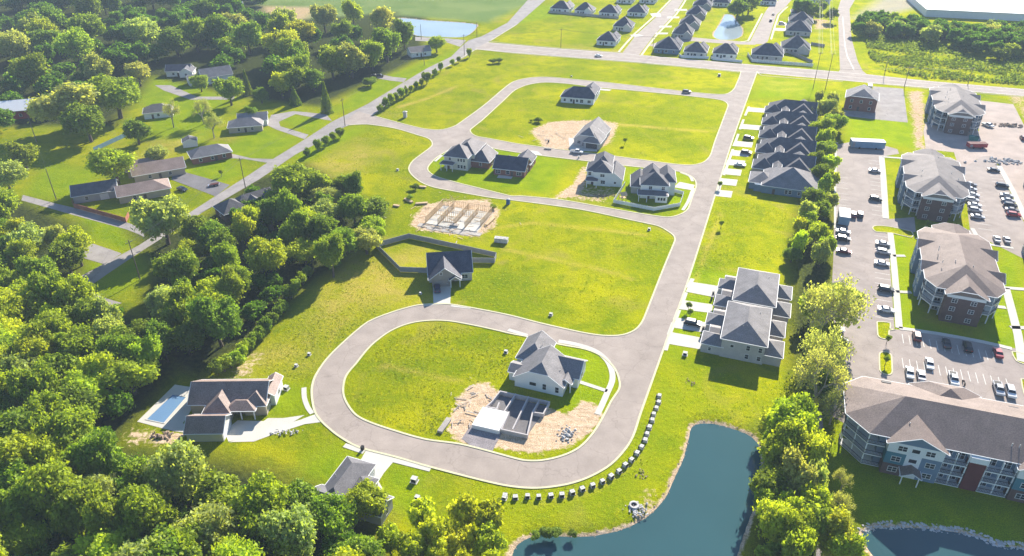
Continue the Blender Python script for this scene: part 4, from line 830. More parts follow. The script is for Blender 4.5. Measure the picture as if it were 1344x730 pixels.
m=MB(); m.prism([P(656,517),P(719,531),P(691,571),P(652,561),P(640,536)],.0,.07,0); m.build('gravel_floor','dark_drive',t)
m=MB(); m.prism([P(634,536.5),P(667.5,543.5),P(655,568),P(619.5,560)],0,1.2,0,bottom=False); m.build('garage_slab','white_roof',t)
# --- timber framing
fa=G(548,296); fd=(G(627,309)-fa); fd.z=0; fd.normalize(); fn=Vector((-fd.y,fd.x,0)); 
t=empty('unfinished_house','half built timber house frame of bare stud walls on a slab','house frame',fa,math.atan2(fd.y,fd.x))
m=MB(); m.box(2,2,0,22,18,.3); m.build('slab','concrete',t)
m=MB(); m.box(0,-.5,.0,24,2,.12); m.box(4,-1.5,.0,20,-.5,.1); m.build('footing','lumber_grey',t)
def stud(x0,y0,x1,y1,h=2.6,z=.3,step=.75):
    m=MB(); a=Vector((x0,y0,0)); b=Vector((x1,y1,0)); d=(b-a).normalized(); L=(b-a).length
    m.rbox((a+b)/2,d,z,z+.1,L/2,.1); m.rbox((a+b)/2,d,z+h-.12,z+h,L/2,.1)
    for q in range(int(L/step)+1): m.rbox(a+d*min(q*step,L),d,z+.1,z+h-.12,.05,.09)
    m.build('stud_wall','timber',t)
for s_ in ((2.2,2.2,2.2,17.8),(7,2.2,7,17.8),(12.5,4,12.5,17.8),(17,3,17,16),(21.8,6,21.8,17.8),(2.2,17.8,21,17.8),(2.2,10,12.5,10),(12.5,12,21.8,12),(7,5.5,12.5,5.5)): stud(*s_)
m=MB()
for a,b in (((2.2,17.8),(5,21)),((4,19),(7.5,17)),((2.5,21),(7.5,21))): 
    m.tube((a[0],a[1],.3),(b[0],b[1],3.4),.08); m.tube((a[0]+1,a[1],3.4),(b[0],b[1]-1,.3),.08)
m.build('roof_truss','timber',t)
# --- fences
def fence(name,label,px,h,mat,post=2.4,closed=False,pitched=False,grp=None,postmat=None,z=0,posts=True):
    P=[G(*p) for p in px]; t=empty(name,label,'fence',P[0],0,grp); o0=P[0]; pts=P+([P[0]] if closed else [])
    pm=MB(); pm.box(-.07,-.07,0,.07,.07,h+.12); pmesh=pm.mesh('post',[postmat or mat])
    for a,b in zip(pts,pts[1:]):
        d=b-a; L=d.length; m=MB(); 
        if pitched:
            m.box(0,-.03,h*.25,L,.03,h*.33); m.box(0,-.03,h*.8,L,.03,h*.88)
            for q in range(int(L/.45)+1): m.box(q*.45,-.045,.08,q*.45+.39,.045,h)
        else:
            m.box(0,-.035,.06,L,.035,h)
            m.box(0,-.06,h-.1,L,.06,h+.003)
        m.build('panel',mat,t,a-o0,math.atan2(d.y,d.x))
        if posts:
            n=max(1,int(L/post))
            for q in range(n): link('post',pmesh,t,a-o0+d*(q/n))
    return t
fence('fence','grey board fence enclosing the angular yard behind the navy house',[(563,358.5),(525.5,357),(493.5,325),(537,313),(651.5,338),(649,345.5),(617,345)],1.9,'fence_grey',2.8)
fence('fence','white picket fence around the back garden of the loop corner house',[(820,243),(805,266.5),(858,277),(892,271),(897,256),(878,251)],1.5,'fence_white',2.4,pitched=True)
fence('fence','long white picket fence between main road and navy hip roofed house',[(981,72.5),(987,81.5),(1066,87.5)],1.8,'fence_white',3,pitched=True)
fence('fence','grey back fence running from the picket fence to the triple-gabled house',[(1029,68),(1066,83)],1.8,'fence_grey',3); fence('fence','short grey fence beside the triple-gabled house under the power line',[(1064,59),(1082,62)],1.8,'fence_grey',3)
fence('fence','white fence behind the brown banded house by the main road',[(891,73.5),(894,76),(930,77.5)],1.6,'fence_white',3); fence('fence','white fence behind the charcoal roofed house by the main road',[(933,77),(936,79),(974,82.5)],1.6,'fence_white',3)
fence('fence','brown board fence behind the left far row of houses',[(720,17),(753,20),(783,22.5),(812,25)],1.8,'lumber_grey',3)
fence('fence','red board fence along the side road in front of the slate garage',[(94,262),(98,273),(166,292),(170,284)],1.9,'fence_red',2.4)
fence('fence','pale blue panel fence at the edge of the big left trees',[(124,199),(165,180)],1.9,'blue_paint_and_shade',2.4)
# ------------------------------------------------------------------ plants
def leafmesh(name,P,Nv,size,rs,asp=.62):
    """one quad per leaf clump: centres P, normals Nv"""
    n=len(P); Nv=Nv/np.linalg.norm(Nv,axis=1,keepdims=True)
    a=rs.normal(size=(n,3)); U=np.cross(Nv,a); U/=np.linalg.norm(U,axis=1,keepdims=True)+1e-9; V=np.cross(Nv,U)
    s=(size*rs.uniform(.6,1.35,n))[:,None]; bend=Nv*s*rs.uniform(-.35,.35,n)[:,None]
    q=np.stack([P-U*s+bend,P-V*s*asp,P+U*s+bend,P+V*s*asp],1).reshape(-1,3)
    me=bpy.data.meshes.new(name); me.vertices.add(4*n); me.vertices.foreach_set('co',q.astype(np.float32).ravel())
    me.loops.add(4*n); me.loops.foreach_set('vertex_index',np.arange(4*n,dtype=np.int32)); me.polygons.add(n)
    me.polygons.foreach_set('loop_start',np.arange(n,dtype=np.int32)*4); me.polygons.foreach_set('loop_total',np.full(n,4,np.int32)); me.update(calc_edges=True)
    at=me.attributes.new('tone','FLOAT','FACE'); at.data.foreach_set('value',rs.uniform(0,1,n).astype(np.float32)); me.materials.append(MT['leaf']); return me
def unit(rs,n):
    v=rs.normal(size=(n,3)); return v/np.linalg.norm(v,axis=1,keepdims=True)
def crown(seed,nb,nl,size,kind='round'):
    """crown of radius 1 around the origin made of many leaf clumps on overlapping boughs"""
    rs=np.random.default_rng(seed)
    if kind=='cone':
        h=rs.uniform(-1,1,nl); ring=np.floor((h+1)*6)/6; r=(1-(h+1)/2)*.95*(.75+.5*((h+1)*6%1<.5))+.05; th=rs.uniform(0,2*math.pi,nl); k=np.sqrt(rs.uniform(.45,1,nl))
        P=np.stack([r*k*np.cos(th),r*k*np.sin(th),h],1); Nv=np.stack([np.cos(th),np.sin(th),np.full(nl,.55)],1)+rs.normal(size=(nl,3))*.5
        return leafmesh('crown',P,Nv,np.full(nl,size),rs)
    d=unit(rs,nb); d[:,2]=np.where(d[:,2]<-.35,-d[:,2],d[:,2]); rad=rs.uniform(.30,.80,nb)[:,None]
    C=d*rad; C[:,2]*=.86; br=rs.uniform(.17,.40,nb)*(9/nb)**.12*1.12
    if kind=='open': br*=.62; C=d*rs.uniform(.45,.95,nb)[:,None]
    C=np.vstack([C,[[0,0,.0]]]) if kind!='open' else C; br=np.append(br,.55) if kind!='open' else br
    w_=br**2; b=rs.choice(len(br),nl,p=w_/w_.sum()); dv=unit(rs,nl); up=rs.uniform(size=nl)<.35; dv[up,2]=np.abs(dv[up,2])
    bump=1+.16*np.sin(dv[:,0]*7+b*1.7)*np.sin(dv[:,1]*6+b*2.3)+.12*np.sin(dv[:,2]*9+b)
    sp=np.where(rs.uniform(size=nl)<.14,rs.uniform(1.05,1.42,nl),rs.uniform(.66,1.12,nl)); P=C[b]+dv*(br[b]*bump*sp)[:,None]; P[:,2]*=1+.12*np.sin(b*2.1)
    # leaves deep inside another bough are dropped
    keep=np.ones(nl,bool)
    for j in range(len(br)):
        inside=(np.linalg.norm(P-C[j],axis=1)<br[j]*.78)&(b!=j); keep&=~(inside&(rs.uniform(size=nl)<.9))
    P=P[keep]; Nv=dv[keep]*.55+rs.normal(size=P.shape)*.7+np.array([.12,.3,.35])*0+np.array([0,0,.45])
    me=leafmesh('crown',P,Nv,size*rs.uniform(.75,1.25,len(P)),rs); bt=rs.uniform(0,1,len(br)); tv=np.empty(len(P),np.float32); me.attributes['tone'].data.foreach_get('value',tv)
    me.attributes['tone'].data.foreach_set('value',(tv*.55+bt[b[keep]]*.45).astype(np.float32)); return me
def trunkmesh(seed,h,r,spread,limbs=7,hide=False):
    rs=random.Random(seed); m=MB(); bend=[(rs.uniform(-.3,.3),rs.uniform(-.3,.3)) for _ in range(3)]
    pts=[Vector((0,0,-.2)),Vector((bend[0][0],bend[0][1],h*.3)),Vector((bend[1][0],bend[1][1],h*.55)),Vector((bend[2][0],bend[2][1],h*.85))]
    rr=[r*1.25,r*.8,r*.55,r*.15]
    for i in range(3): m.tube(pts[i],pts[i+1],rr[i],rr[i+1],7,cap=False)
    for k in range(limbs):
        a=2*math.pi*k/limbs+rs.uniform(-.4,.4); z=h*rs.uniform(.28,.55); b0=pts[0].lerp(pts[3],z/(h*.85)); e=Vector((math.cos(a)*spread*rs.uniform(.5,.85),math.sin(a)*spread*rs.uniform(.5,.85),z+h*rs.uniform(.15,.38)))
        mid=b0.lerp(e,.5)+Vector((0,0,-.1*h*rs.uniform(0,.6))); m.tube(b0,mid,r*.42,r*.25,5,cap=False); m.tube(mid,e,r*.25,r*.06,5,cap=False)
    return m.mesh('trunk',['bark'])
CROWN={'broad':[crown(10+i,30,15000,.064) for i in range(6)],'far':[crown(40+i,22,4200,.10) for i in range(5)],'bush':[crown(60+i,14,2600,.11) for i in range(4)],
       'cone':[crown(80+i,0,3200,.105,'cone') for i in range(2)],'open':[crown(90+i,26,2400,.06,'open') for i in range(3)]}
TRUNK={'broad':[trunkmesh(i,1.0*11,.34,4.2) for i in range(3)],'open':[trunkmesh(20+i,11,.32,4.6,12) for i in range(3)]}
def branchy(seed):
    """bare limbed tree 11 m high and its leaf tips (crown space, radius 1)"""
    rs=random.Random(seed); m=MB(); tips=[]
    def grow(p,d,l,r,lv):
        e=p+d*l; m.tube(p,e,r,r*.62,5 if lv<2 else 4,cap=False)
        if lv>=2: tips.append(e); tips.append(p.lerp(e,.6))
        if lv==5: return
        for _ in range(3 if lv else 5):
            a=d.orthogonal().normalized(); a.rotate(Matrix.Rotation(rs.uniform(0,6.28),3,d)); nd=(d*rs.uniform(.75,1.0)+a*rs.uniform(.45,.95)+Vector((0,0,.12))).normalized(); grow(p.lerp(e,rs.uniform(.75,1)),nd,l*rs.uniform(.62,.82),r*.55,lv+1)
    grow(Vector((0,0,-.2)),Vector((rs.uniform(-.05,.05),rs.uniform(-.05,.05),1)).normalized(),3.2,.36,0)
    return m.mesh('trunk',['pale_bark']),np.array([tuple(t) for t in tips])
OPEN=[branchy(k) for k in (3,8,21)]
def opencrown(tips,seed,k):
    rs=np.random.default_rng(seed); T=tips[rs.choice(len(tips),k)]+rs.normal(size=(k,3))*.42
    return leafmesh('crown',T,rs.normal(size=(k,3))+np.array([0,0,.4]),np.full(k,.165),rs)
CROWN['open']=[opencrown(t[1],5+i,3000) for i,t in enumerate(OPEN)]
SHORT=trunkmesh(50,1.2,.07,.5,5)
TONE={'dark green':(.165,.24,.036),'mid green':(.25,.33,.04),'bright green':(.36,.43,.038),'yellow green':(.45,.50,.04),'grey green':(.38,.42,.16)}
TREES=[]
_n=[0]
def plant(name,cat,loc,h,r,kind,tone,label=None,group=None,low=.30,reg=None,form=None,short=False):
    """h total height, r crown radius, low = height of the crown's underside as a share of h"""
    i=_n[0]; _n[0]+=1; rr=random.Random(1000+i)
    t=empty(name,label,cat,loc,rr.uniform(0,6.283),group)
    zt=h*low; rz=(h-zt)/2*(1.04)
    c=CROWN[kind][i%len(CROWN[kind])]; k=(r,r*rr.uniform(.9,1.1),rz)
    if kind=='open':
        link('trunk',OPEN[i%3][0],t,(0,0,0),0,(r/5.2,r/5.2,h/10.5)); o=link('crown',CROWN['open'][i%3],t,(0,0,0),0,(r/5.2,r/5.2,h/10.5))
    elif short: link('stem',SHORT,t,(0,0,0),0,(r,r,h*.5))
    else:
        tm=TRUNK['open' if kind=='open' else 'broad']; link('trunk',tm[i%3],t,(0,0,0),0,(r/4.6,r/4.6,h/11*.95))
    if kind!='open': o=link('crown' if not short else 'foliage',c,t,(0,0,zt+rz*.96),rr.uniform(0,6.28),k)
    col=TONE[tone]; j=rr.uniform(.85,1.18); g=rr.uniform(.92,1.1); o.color=(col[0]*j*g,col[1]*j,col[2]*j,1)
    if kind=='open': o.color=(.40*j,.42*j,.19*j,1)
    TREES.append((t,loc,h,reg,tone,form)); return t
def inpoly(p,poly):
    x,y=p; ins=False; n=len(poly)
    for i in range(n):
        a,b=poly[i],poly[(i+1)%n]
        if (a[1]>y)!=(b[1]>y) and x<(b[0]-a[0])*(y-a[1])/(b[1]-a[1])+a[0]: ins=not ins
    return ins
TAKEN=[]
def scatter(reg,px,gap,hr,rr,tones,kind='broad',zc=8,low=.28,maxn=200,avoid=()):
    """a wood: trees at least gap apart inside a region traced at mid-crown height"""
    rs=random.Random(reg); poly=[(p.x,p.y) for p in W2(px,zc)]; xs_=[p[0] for p in poly]; ys_=[p[1] for p in poly]; got=0
    for _ in range(6000):
        if got>=maxn: break
        p=(rs.uniform(min(xs_),max(xs_)),rs.uniform(min(ys_),max(ys_)))
        if not inpoly(p,poly) or any(inpoly(p,q_) for q_ in ponds): continue
        h=rs.uniform(*hr); r=rs.uniform(*rr)
        if any((p[0]-q[0])**2+(p[1]-q[1])**2<(gap*(.5+.5*(r+q[2])/(2*rr[1])))**2 for q in TAKEN): continue
        qx=PX((p[0],p[1],h*.6))
        if not(-60<qx[0]<1404 and -45<qx[1]<850): continue
        TAKEN.append((p[0],p[1],r)); got+=1
        plant('tree','tree',Vector((p[0],p[1],0)),h,r,kind,rs.choice(tones),None,reg,low,reg)
    return got
def tree(px,h,r,tone,label,kind='broad',low=.25,zc=None,name='tree',cat='tree',group=None):
    """one tree; px is the middle of its crown in the photo"""
    z=h*(1+low)/2; p=G(px[0],px[1],z); p.z=0; TAKEN.append((p.x,p.y,r)); return plant(name,cat,p,h,r,kind,tone,label,group,low)
D_,M_,B_,Y_,S_='dark green','mid green','bright green','yellow green','grey green'
# ---- single trees first
tree((148,216),15,8.4,B_,'large bright willow-like tree beside the brown roofed house',low=.1)
tree((212,288),18,8.8,S_,'tall broad tree over the junction of side road and country road',low=.05)
tree((236,352),15,7,M_,'broad tree between country road lawn and middle wood',low=.15)
tree((385,240),17,8.5,M_,'big tree at the top of the middle wood by the road',low=.12)
tree((464,246),14,4.2,D_,'dark narrow tree standing out of the middle wood toward the yellow field',low=.1)
tree((490,275),9,5.6,D_,'round dark tree at the field corner of the middle wood',low=.05); tree((445,320),11,6,M_,'rounded tree at the field edge in the middle wood',low=.05)
tree((150,125),21,13,M_,'very broad tree in front of the grey roofed shed house',low=.1); tree((84,140),22,13,S_,'massive tree above the shaded left lawn',low=.1)
tree((180,95),14,6.5,S_,'grey-green tree behind the very broad one near the white houses',low=.1)
for i,(x,y,h,r,t) in enumerate(((222,142,15,4.6,S_),(262,138,15,5.6,Y_),(276,157,14,5.0,S_))): tree((x,y),h,r,t,('sparse pruned tree on the sunny left lawn, leftmost of three','sparse pruned tree on the sunny left lawn, middle of three','sparse pruned tree nearest the ranch house, rightmost of three')[i],'open',.25,group='pruned trees on the left lawn')
tree((300,118),15,7,M_,'rounded tree in front of the white gable-ended house',low=.08); tree((323,108),13,2.4,D_,'slim dark conifer right of the rounded tree by the white house','cone',.03,name='conifer'); tree((342,124),9,3.6,D_,'small dark tree beside the ranch house',low=.05)
tree((368,110),14,5.6,Y_,'light green round tree left of the conical evergreens',low=.08); tree((386,126),9,3.0,D_,'broad low conifer beside the light green round tree','cone',.03,name='conifer'); tree((427,128),15,2.9,D_,'tall pointed conifer by the road junction, shadow on the lawn','cone',.02,name='conifer')
tree((435,80),20,9,M_,'dense rounded tree at the front of the big upper grove, left half',low=.05); tree((460,78),20,9,S_,'dense rounded tree at the front of the big upper grove, right half',low=.05); tree((488,70),19,7.5,B_,'bright tall tree on the right shoulder of the big upper grove',low=.05)
tree((530,45),19,7.5,D_,'dark tall tree beside the silver pond, left of the bungalow',low=.04); tree((573,58),10,5.6,B_,'round light tree right of the white bungalow by the pond',low=.04); tree((500,28),22,9,S_,'tall loose tree at the back of the upper grove near the pond',low=.08); tree((425,22),20,9,S_,'pale loose tree at the top of the upper grove',low=.08); tree((462,16),19,7,Y_,'yellow-green tree between the two loose trees at the top',low=.08)
tree((486,107),5,4,D_,'dark rounded bush tree beside the black cars',low=.03)
for x,y,h,r,t,l in ((40,95,20,11,M_,'big rounded tree with a dark hollow side near the left edge'),(18,62,20,10,S_,'grey-green tree against the left edge of the upper forest'),(98,62,22,11,B_,'sunlit broad tree in the middle of the left forest'),(60,28,22,11,D_,'large dark tree near the top left corner'),(128,92,17,8,S_,'pale feathery tree above the very broad one'),(185,42,22,11,S_,'tall pale grey-green tree rising over the forest clearing'),(255,45,21,11,M_,'big dark-faced tree behind the small white house'),(285,40,21,10,D_,'dark tree behind the white gable-ended house'),(325,48,20,9.5,M_,'loose tall tree right of the white gable-ended house'),(300,62,14,6,B_,'lighter tree at the foot of the dark ones by the white house'),(385,70,18,9,M_,'bushy tree left of the big upper grove'),(395,42,18,9,Y_,'sunlit yellow-green tree at the back of the upper grove'),(30,205,12,7,M_,'tree at the edge of the shaded left lawn'),(8,232,12,7,S_,'tree cut by the left edge beside the side road'),(410,105,13,6.5,D_,'dark tree at the left foot of the big upper grove'),(112,160,18,9,D_,'dark tree at the right foot of the massive left one')):
    tree((x,y),h,r,t,l,low=.05)
for x,y,h,r,t,l in ((178,172,12,6,D_,'dark tree beside the grey roofed shed house, below the very broad one'),(262,108,10,4.5,M_,'tree between the two white houses of the left neighbourhood'),(330,150,8,3.6,M_,'small round tree behind the ranch house drive'),(206,205,9,4.6,S_,'loose tree above the wide brown roofed house')): tree((x,y),h,r,t,l,low=.05)
# ---- right belt of trees between townhouses and apartment lot
for i,(x,y,h,r,t,k) in enumerate(((1086,142,10,5.2,S_,'broad'),(1096,162,10,5.5,M_,'broad'),(1079,168,10,5,B_,'broad'),(1084,196,9,5,M_,'broad'),(1070,210,8,4,M_,'broad'),(1078,228,8,4,D_,'broad'),(1066,262,10,4.6,D_,'broad'),(1076,275,9,4,M_,'broad'),(1058,292,8,4,B_,'broad'),(1074,305,8,4,Y_,'broad'),(1050,318,7,4.2,B_,'broad'),(1040,335,5,3,D_,'broad'))):
    tree((x,y),h,r,t,f'{t} tree, {ORD[i]} from the far end of the belt behind the duplexes',k,.06,group='belt of trees behind the duplexes')
tree((1090,385),25,10.5,Y_,'great pale sparse tree above the car park kerb','open',.3); tree((1066,402),9,4.2,B_,'lower green tree at the foot of the great pale sparse one','far',.12); tree((1098,402),15,7,S_,'grey-green bushy tree on the car park side of the sparse one','far',.1)
tree((1078,452),23,6.5,S_,'bare-limbed thin tree beside the townhouse lawn','open',.15); tree((1080,490),22,6,S_,'bare-limbed thin tree below the first, near the long block','open',.12); tree((1076,505),9,3.6,D_,'dark ivy covered tree at the thin trees\' foot',low=.03); tree((1084,440),8,3.6,M_,'low leafy tree under the thin trees',low=.03)
tree((1042,560),16,5.4,B_,'bright green tree at the head of the pond-side grove',low=.04); tree((1030,592),15,4.8,B_,'bright tree at the pond edge of the pond-side grove',low=.04); tree((1056,598),15,4.6,Y_,'yellow-green tree in the middle of the pond-side grove',low=.04); tree((1044,632),14,4.8,S_,'grey-green tree in the lower pond-side grove beside the path',low=.03); tree((1016,640),10,4.4,M_,'small tree leaning to the water in the pond-side grove',low=.03); tree((1018,690),12,4.4,Y_,'yellow-green tree at the pond tip near the bottom edge',low=.03); tree((1050,706),12,4.2,B_,'bright tree left of the path at the bottom edge',low=.03); tree((1096,704),10,4.2,Y_,'yellow-green rounded tree right of the path at the bottom edge',low=.03); tree((1018,560),8,3.6,Y_,'small light tree at the pond\'s upper right bank',low=.03); tree((1108,722),9,4,B_,'small bright tree at the second pond\'s corner',low=.03)
for i,(x,y,r) in enumerate(((1108,628,2.6),(1106,655,2.4),(1104,680,2.2))): tree((x,y),7,r,S_,f'bare thin tree against the shaded lawn, {ORD[i]} from the top','open',.1,group='thin trees by the shaded lawn')
# ---- far plants
for i,(x,y,h,r,t) in enumerate(((968,12,14,8,D_),(984,6,14,8,M_),(1052,9,14,8,D_),(1066,14,11,6,M_),(1092,19,11,5,D_),(1079,8,10,5,M_))): tree((x,y),h,r,t,('dark clump tree left above the far pond','mid green clump tree right above the far pond','large dark tree behind the right far row','rounded tree right of the large dark one behind the far row','dark tree under the power line near the right side road','tree at the top edge left of the right side road')[i],'far',.03)
# hedgerow evergreens by the country road
for i,(x,y,h,r) in enumerate(((616,69,6,2),(602,78,4,1.4),(594,82,4.2,1.6),(578,88,6,1.8),(571,95,4.5,1.6),(560,102,7,2.8),(553,108,5,1.6),(546,112,4.5,1.5),(539,117,4.5,1.5),(533,120,5.5,1.8),(526,122,6,2),(520,127,5,1.9),(513,130,6,2),(506,135,6,2.2),(499,142,4,1.6))):
    tree((x,y),h,r,(M_,D_)[i%2],f'evergreen of the country road hedge row, {ORD[i]} from its far end','far',.02,name='hedge_tree',cat='evergreen',group='evergreens along the country road')
for i,(x,y,h,r) in enumerate(((446,174,5,2.2),(437,179,4.5,1.8),(428,185,5,1.9),(417,190,5.5,2),(403,200,4,2))):
    tree((x,y),h,r,D_,f'dark evergreen beside the yellow field, {ORD[i]} from the utility pole','far',.02,name='hedge_tree',cat='evergreen',group='evergreens beside the yellow field')
for i,(x,y,r,t) in enumerate(((404,357,1.9,D_),(396,366,2.1,M_),(389,374,1.8,M_),(381,383,2.3,D_),(371,402,2.2,D_),(364,410,1.7,D_),(357,418,2.0,D_),(350,427,2.2,D_),(341,436,1.8,D_),(334,442,1.9,D_),(328,452,1.9,M_),(320,460,2.2,B_),(311,468,2.4,B_),(302,474,2.2,M_),(293,478,2.6,B_),(284,483,2.2,D_))):
    tree((x,y),3.6+r*.4,r,t,f'small hedge tree of the field edge line, {ORD[i]} from its upper end','bush',.02,name='hedge_tree',cat='hedge tree',group='hedge line beside the lower field')
tree((478,660),9,4.2,B_,'bright tree in front of the slate grey roofed house',low=.05); tree((436,680),11,4.8,M_,'rounded tree covering the lower side of the slate grey roofed house',low=.05); tree((392,664),11,5,D_,'dark tree at the left corner of the slate grey roofed house',low=.05)
# keep the dark many-gabled house and the pool clear
for q,rr_ in (((318,285),8),((330,292),7),((343,272),6),((205,560),6),((190,548),6),((222,575),6),((236,582),5)):
    p=G(*q); TAKEN.append((p.x,p.y,rr_+3))
# ---- the woods
FW='wood at lower left'
n1=scatter(FW,[(-40,400),(60,392),(100,392),(135,404),(178,425),(190,450),(200,480),(165,530),(140,560),(150,605),(225,612),(262,618),(300,634),(345,652),(395,672),(440,694),(480,720),(470,800),(-60,800)],6.3,(11,18),(3.8,6.5),[D_,M_,M_,B_,B_,Y_,S_],maxn=74,low=.1)
YW='young thin wood at the bottom edge'
n2=scatter(YW,[(500,690),(560,668),(600,660),(650,680),(672,712),(640,800),(470,800)],5.0,(8,12),(2.6,3.8),[Y_,Y_,B_],'far',6,.06,16)
MW='middle wood'
n3=scatter(MW,[(270,300),(330,240),(395,225),(440,235),(500,272),(505,295),(458,318),(422,345),(386,368),(350,390),(312,402),(262,444),(215,468),(205,450),(230,400),(190,400),(205,372),(240,330),(252,300)],6.0,(9,16),(3.2,6.2),[D_,M_,M_,B_,S_,Y_],maxn=36,low=.1)
LW='left edge wood'
n4=scatter(LW,[(-40,285),(0,262),(40,282),(80,290),(105,310),(95,345),(80,372),(40,392),(-40,395)],6.4,(11,15),(4.5,6.5),[S_,M_,B_,D_],maxn=15,low=.1)
TW='upper left forest'
n5=scatter(TW,[(-60,-30),(345,-30),(350,15),(395,30),(470,30),(520,50),(500,80),(440,105),(385,110),(345,90),(300,82),(250,75),(205,60),(190,110),(120,110),(60,120),(0,150),(-60,180)],9.0,(14,23),(7.5,11.5),[D_,M_,M_,S_,S_,B_],'broad',11,.05,42)
BW='belt behind the duplexes'
n7=scatter(BW,[(1062,128),(1098,132),(1108,165),(1100,190),(1092,250),(1092,335),(1070,345),(1036,345),(1034,325),(1052,285),(1068,240),(1075,190)],3.6,(6,11),(2.4,4.2),[S_,M_,B_,Y_,S_],'far',4,.0,17)
GW='pond-side grove'
n8=scatter(GW,[(1000,555),(1050,545),(1068,570),(1068,640),(1066,730),(1000,740),(1004,690),(1012,650),(1008,600)],3.8,(7,13),(2.6,4.6),[B_,Y_,S_,M_],'far',6,.0,13)
n9=scatter('car park thicket',[(1076,425),(1102,420),(1106,470),(1102,530),(1066,545),(1074,480)],4.2,(8,14),(2.8,4.2),[S_,S_,M_],'open',7,.1,7)
RW='far roadside tree line'
n6=scatter(RW,[(1122,30),(1150,14),(1180,22),(1230,28),(1300,34),(1344,40),(1400,45),(1400,75),(1344,60),(1300,68),(1240,46),(1180,40),(1128,36)],8.0,(8,13),(5,7.5),[D_,M_,S_],'far',7,.02,14)
def woodland():
    """the far mass of crowns behind and between the trees one can tell apart"""
    V=[];T=[]; rs=random.Random(5); n=0
    for px,zc,gap,hr,rr,mx in (([(-40,400),(60,396),(100,398),(135,408),(178,430),(190,455),(198,480),(160,530),(135,560),(150,612),(225,618),(300,640),(345,660),(395,680),(440,700),(480,730),(470,800),(-60,800)],4,4.0,(6,10),(3,4.4),60),([(275,310),(330,250),(395,235),(440,245),(495,275),(498,292),(440,345),(370,390),(262,450),(215,468),(208,450),(235,400),(195,400),(210,372)],4,4.4,(4,8),(2.6,4),34),([(-60,-30),(345,-30),(350,15),(400,32),(470,30),(500,60),(440,100),(385,104),(345,88),(300,78),(250,70),(205,60),(190,105),(120,110),(60,130),(0,150),(-60,180)],11,5.2,(9,15),(5.5,8),150),([(1122,30),(1150,14),(1180,22),(1230,28),(1300,34),(1400,42),(1400,72),(1344,60),(1300,66),(1240,46),(1180,40),(1128,36)],6,4.0,(8,12),(4.5,6),90)):
        poly=[(p.x,p.y) for p in W2(px,zc)]; xs_=[p[0] for p in poly]; ys_=[p[1] for p in poly]; k=0
        for _ in range(4000):
            if k>=mx: break
            p=(rs.uniform(min(xs_),max(xs_)),rs.uniform(min(ys_),max(ys_)))
            if not inpoly(p,poly) or any((p[0]-q[0])**2+(p[1]-q[1])**2<gap**2 for q in TAKEN): continue
            TAKEN.append((p[0],p[1],5)); k+=1; n+=1; r=rs.uniform(*rr); h=rs.uniform(*hr); me=CROWN['far'][n%5]
            c=np.empty(len(me.vertices)*3,np.float32); me.vertices.foreach_get('co',c); c=c.reshape(-1,3); a=rs.uniform(0,6.28); ca,sa_=math.cos(a),math.sin(a)
            x=c[:,0]*ca-c[:,1]*sa_; y=c[:,0]*sa_+c[:,1]*ca; V.append(np.stack([x*r+p[0],y*r+p[1],c[:,2]*h*.5+h*.5],1)); t=np.empty(len(me.polygons),np.float32); me.attributes['tone'].data.foreach_get('value',t); T.append(t*.7+rs.uniform(0,.3))
    V=np.vstack(V); T=np.concatenate(T); q=len(T); me=bpy.data.meshes.new('woodland'); me.vertices.add(4*q); me.vertices.foreach_set('co',V.astype(np.float32).ravel()); me.loops.add(4*q); me.loops.foreach_set('vertex_index',np.arange(4*q,dtype=np.int32)); me.polygons.add(q)
    me.polygons.foreach_set('loop_start',np.arange(q,dtype=np.int32)*4); me.polygons.foreach_set('loop_total',np.full(q,4,np.int32)); me.update(calc_edges=True); me.attributes.new('tone','FLOAT','FACE').data.foreach_set('value',T); me.materials.append(MT['leaf'])
    o=link('woodland',me); o.color=(.11,.20,.016,1); tag(o,'mass of lesser trees filling the woods between and behind the larger crowns','woodland',kind='stuff')
woodland()
print('woods',n1,n2,n3,n4,n5,n6)
def bush(px,r,tone,label,h=None,group=None):
    p=G(*px); return plant('bush','bush',p,h or r*1.15,r,'bush',tone,label,group,.0,None,None,True)
for i,(x,y,r,t,l) in enumerate(((647,83.5,2.6,D_,'low dark shrub, left of the pair in the field by the crossing'),(655,82.5,2.6,D_,'low dark shrub, right of the pair in the field by the crossing'),(697,160,1.0,D_,'low weed clump on the dirt pad edge, left'),(707,160.5,2.2,D_,'dark shrub beside the new house dirt pad'),(545,249,2.0,D_,'dark brush heap near the timber frame'),(538,262,1.6,M_,'weedy clump at the boards near the timber frame'),(647,274,1.5,M_,'green weeds by the blue toilet'),(716,703,1.5,D_,'dark bank shrub left on the pond shore'),(704,706,1.3,M_,'leafy bank shrub at the pond\'s left tip'),(728,703,1.5,D_,'dark bank shrub right of the pond\'s left tip'),(752,703,1.0,D_,'low bank shrub further right on the pond shore'))):
    bush((x,y),r,t,l)
for i,(x,y) in enumerate(((905,417),(903,408),(946,300),(944,248),(884,243),(1163,452),(1161,480),(1216,300),(291,232),(797,229),(820,190))): plant('sapling','young tree',G(x,y),3.2,1.0,'bush',(M_,D_)[i%2],('young tree on the townhouse lawn strip, lower','young tree on the townhouse lawn strip, upper','small sapling on the grass below the blue duplex','small dark sapling at the duplex lawn corner','sapling beside the loop corner driveway','sapling in the upper car park island','sapling in the oval car park island','sapling by the lane between the apartment blocks','young tree beside the asphalt drive','sapling between the two white loop houses','tiny sapling in the upper grass block')[i],None,.3)
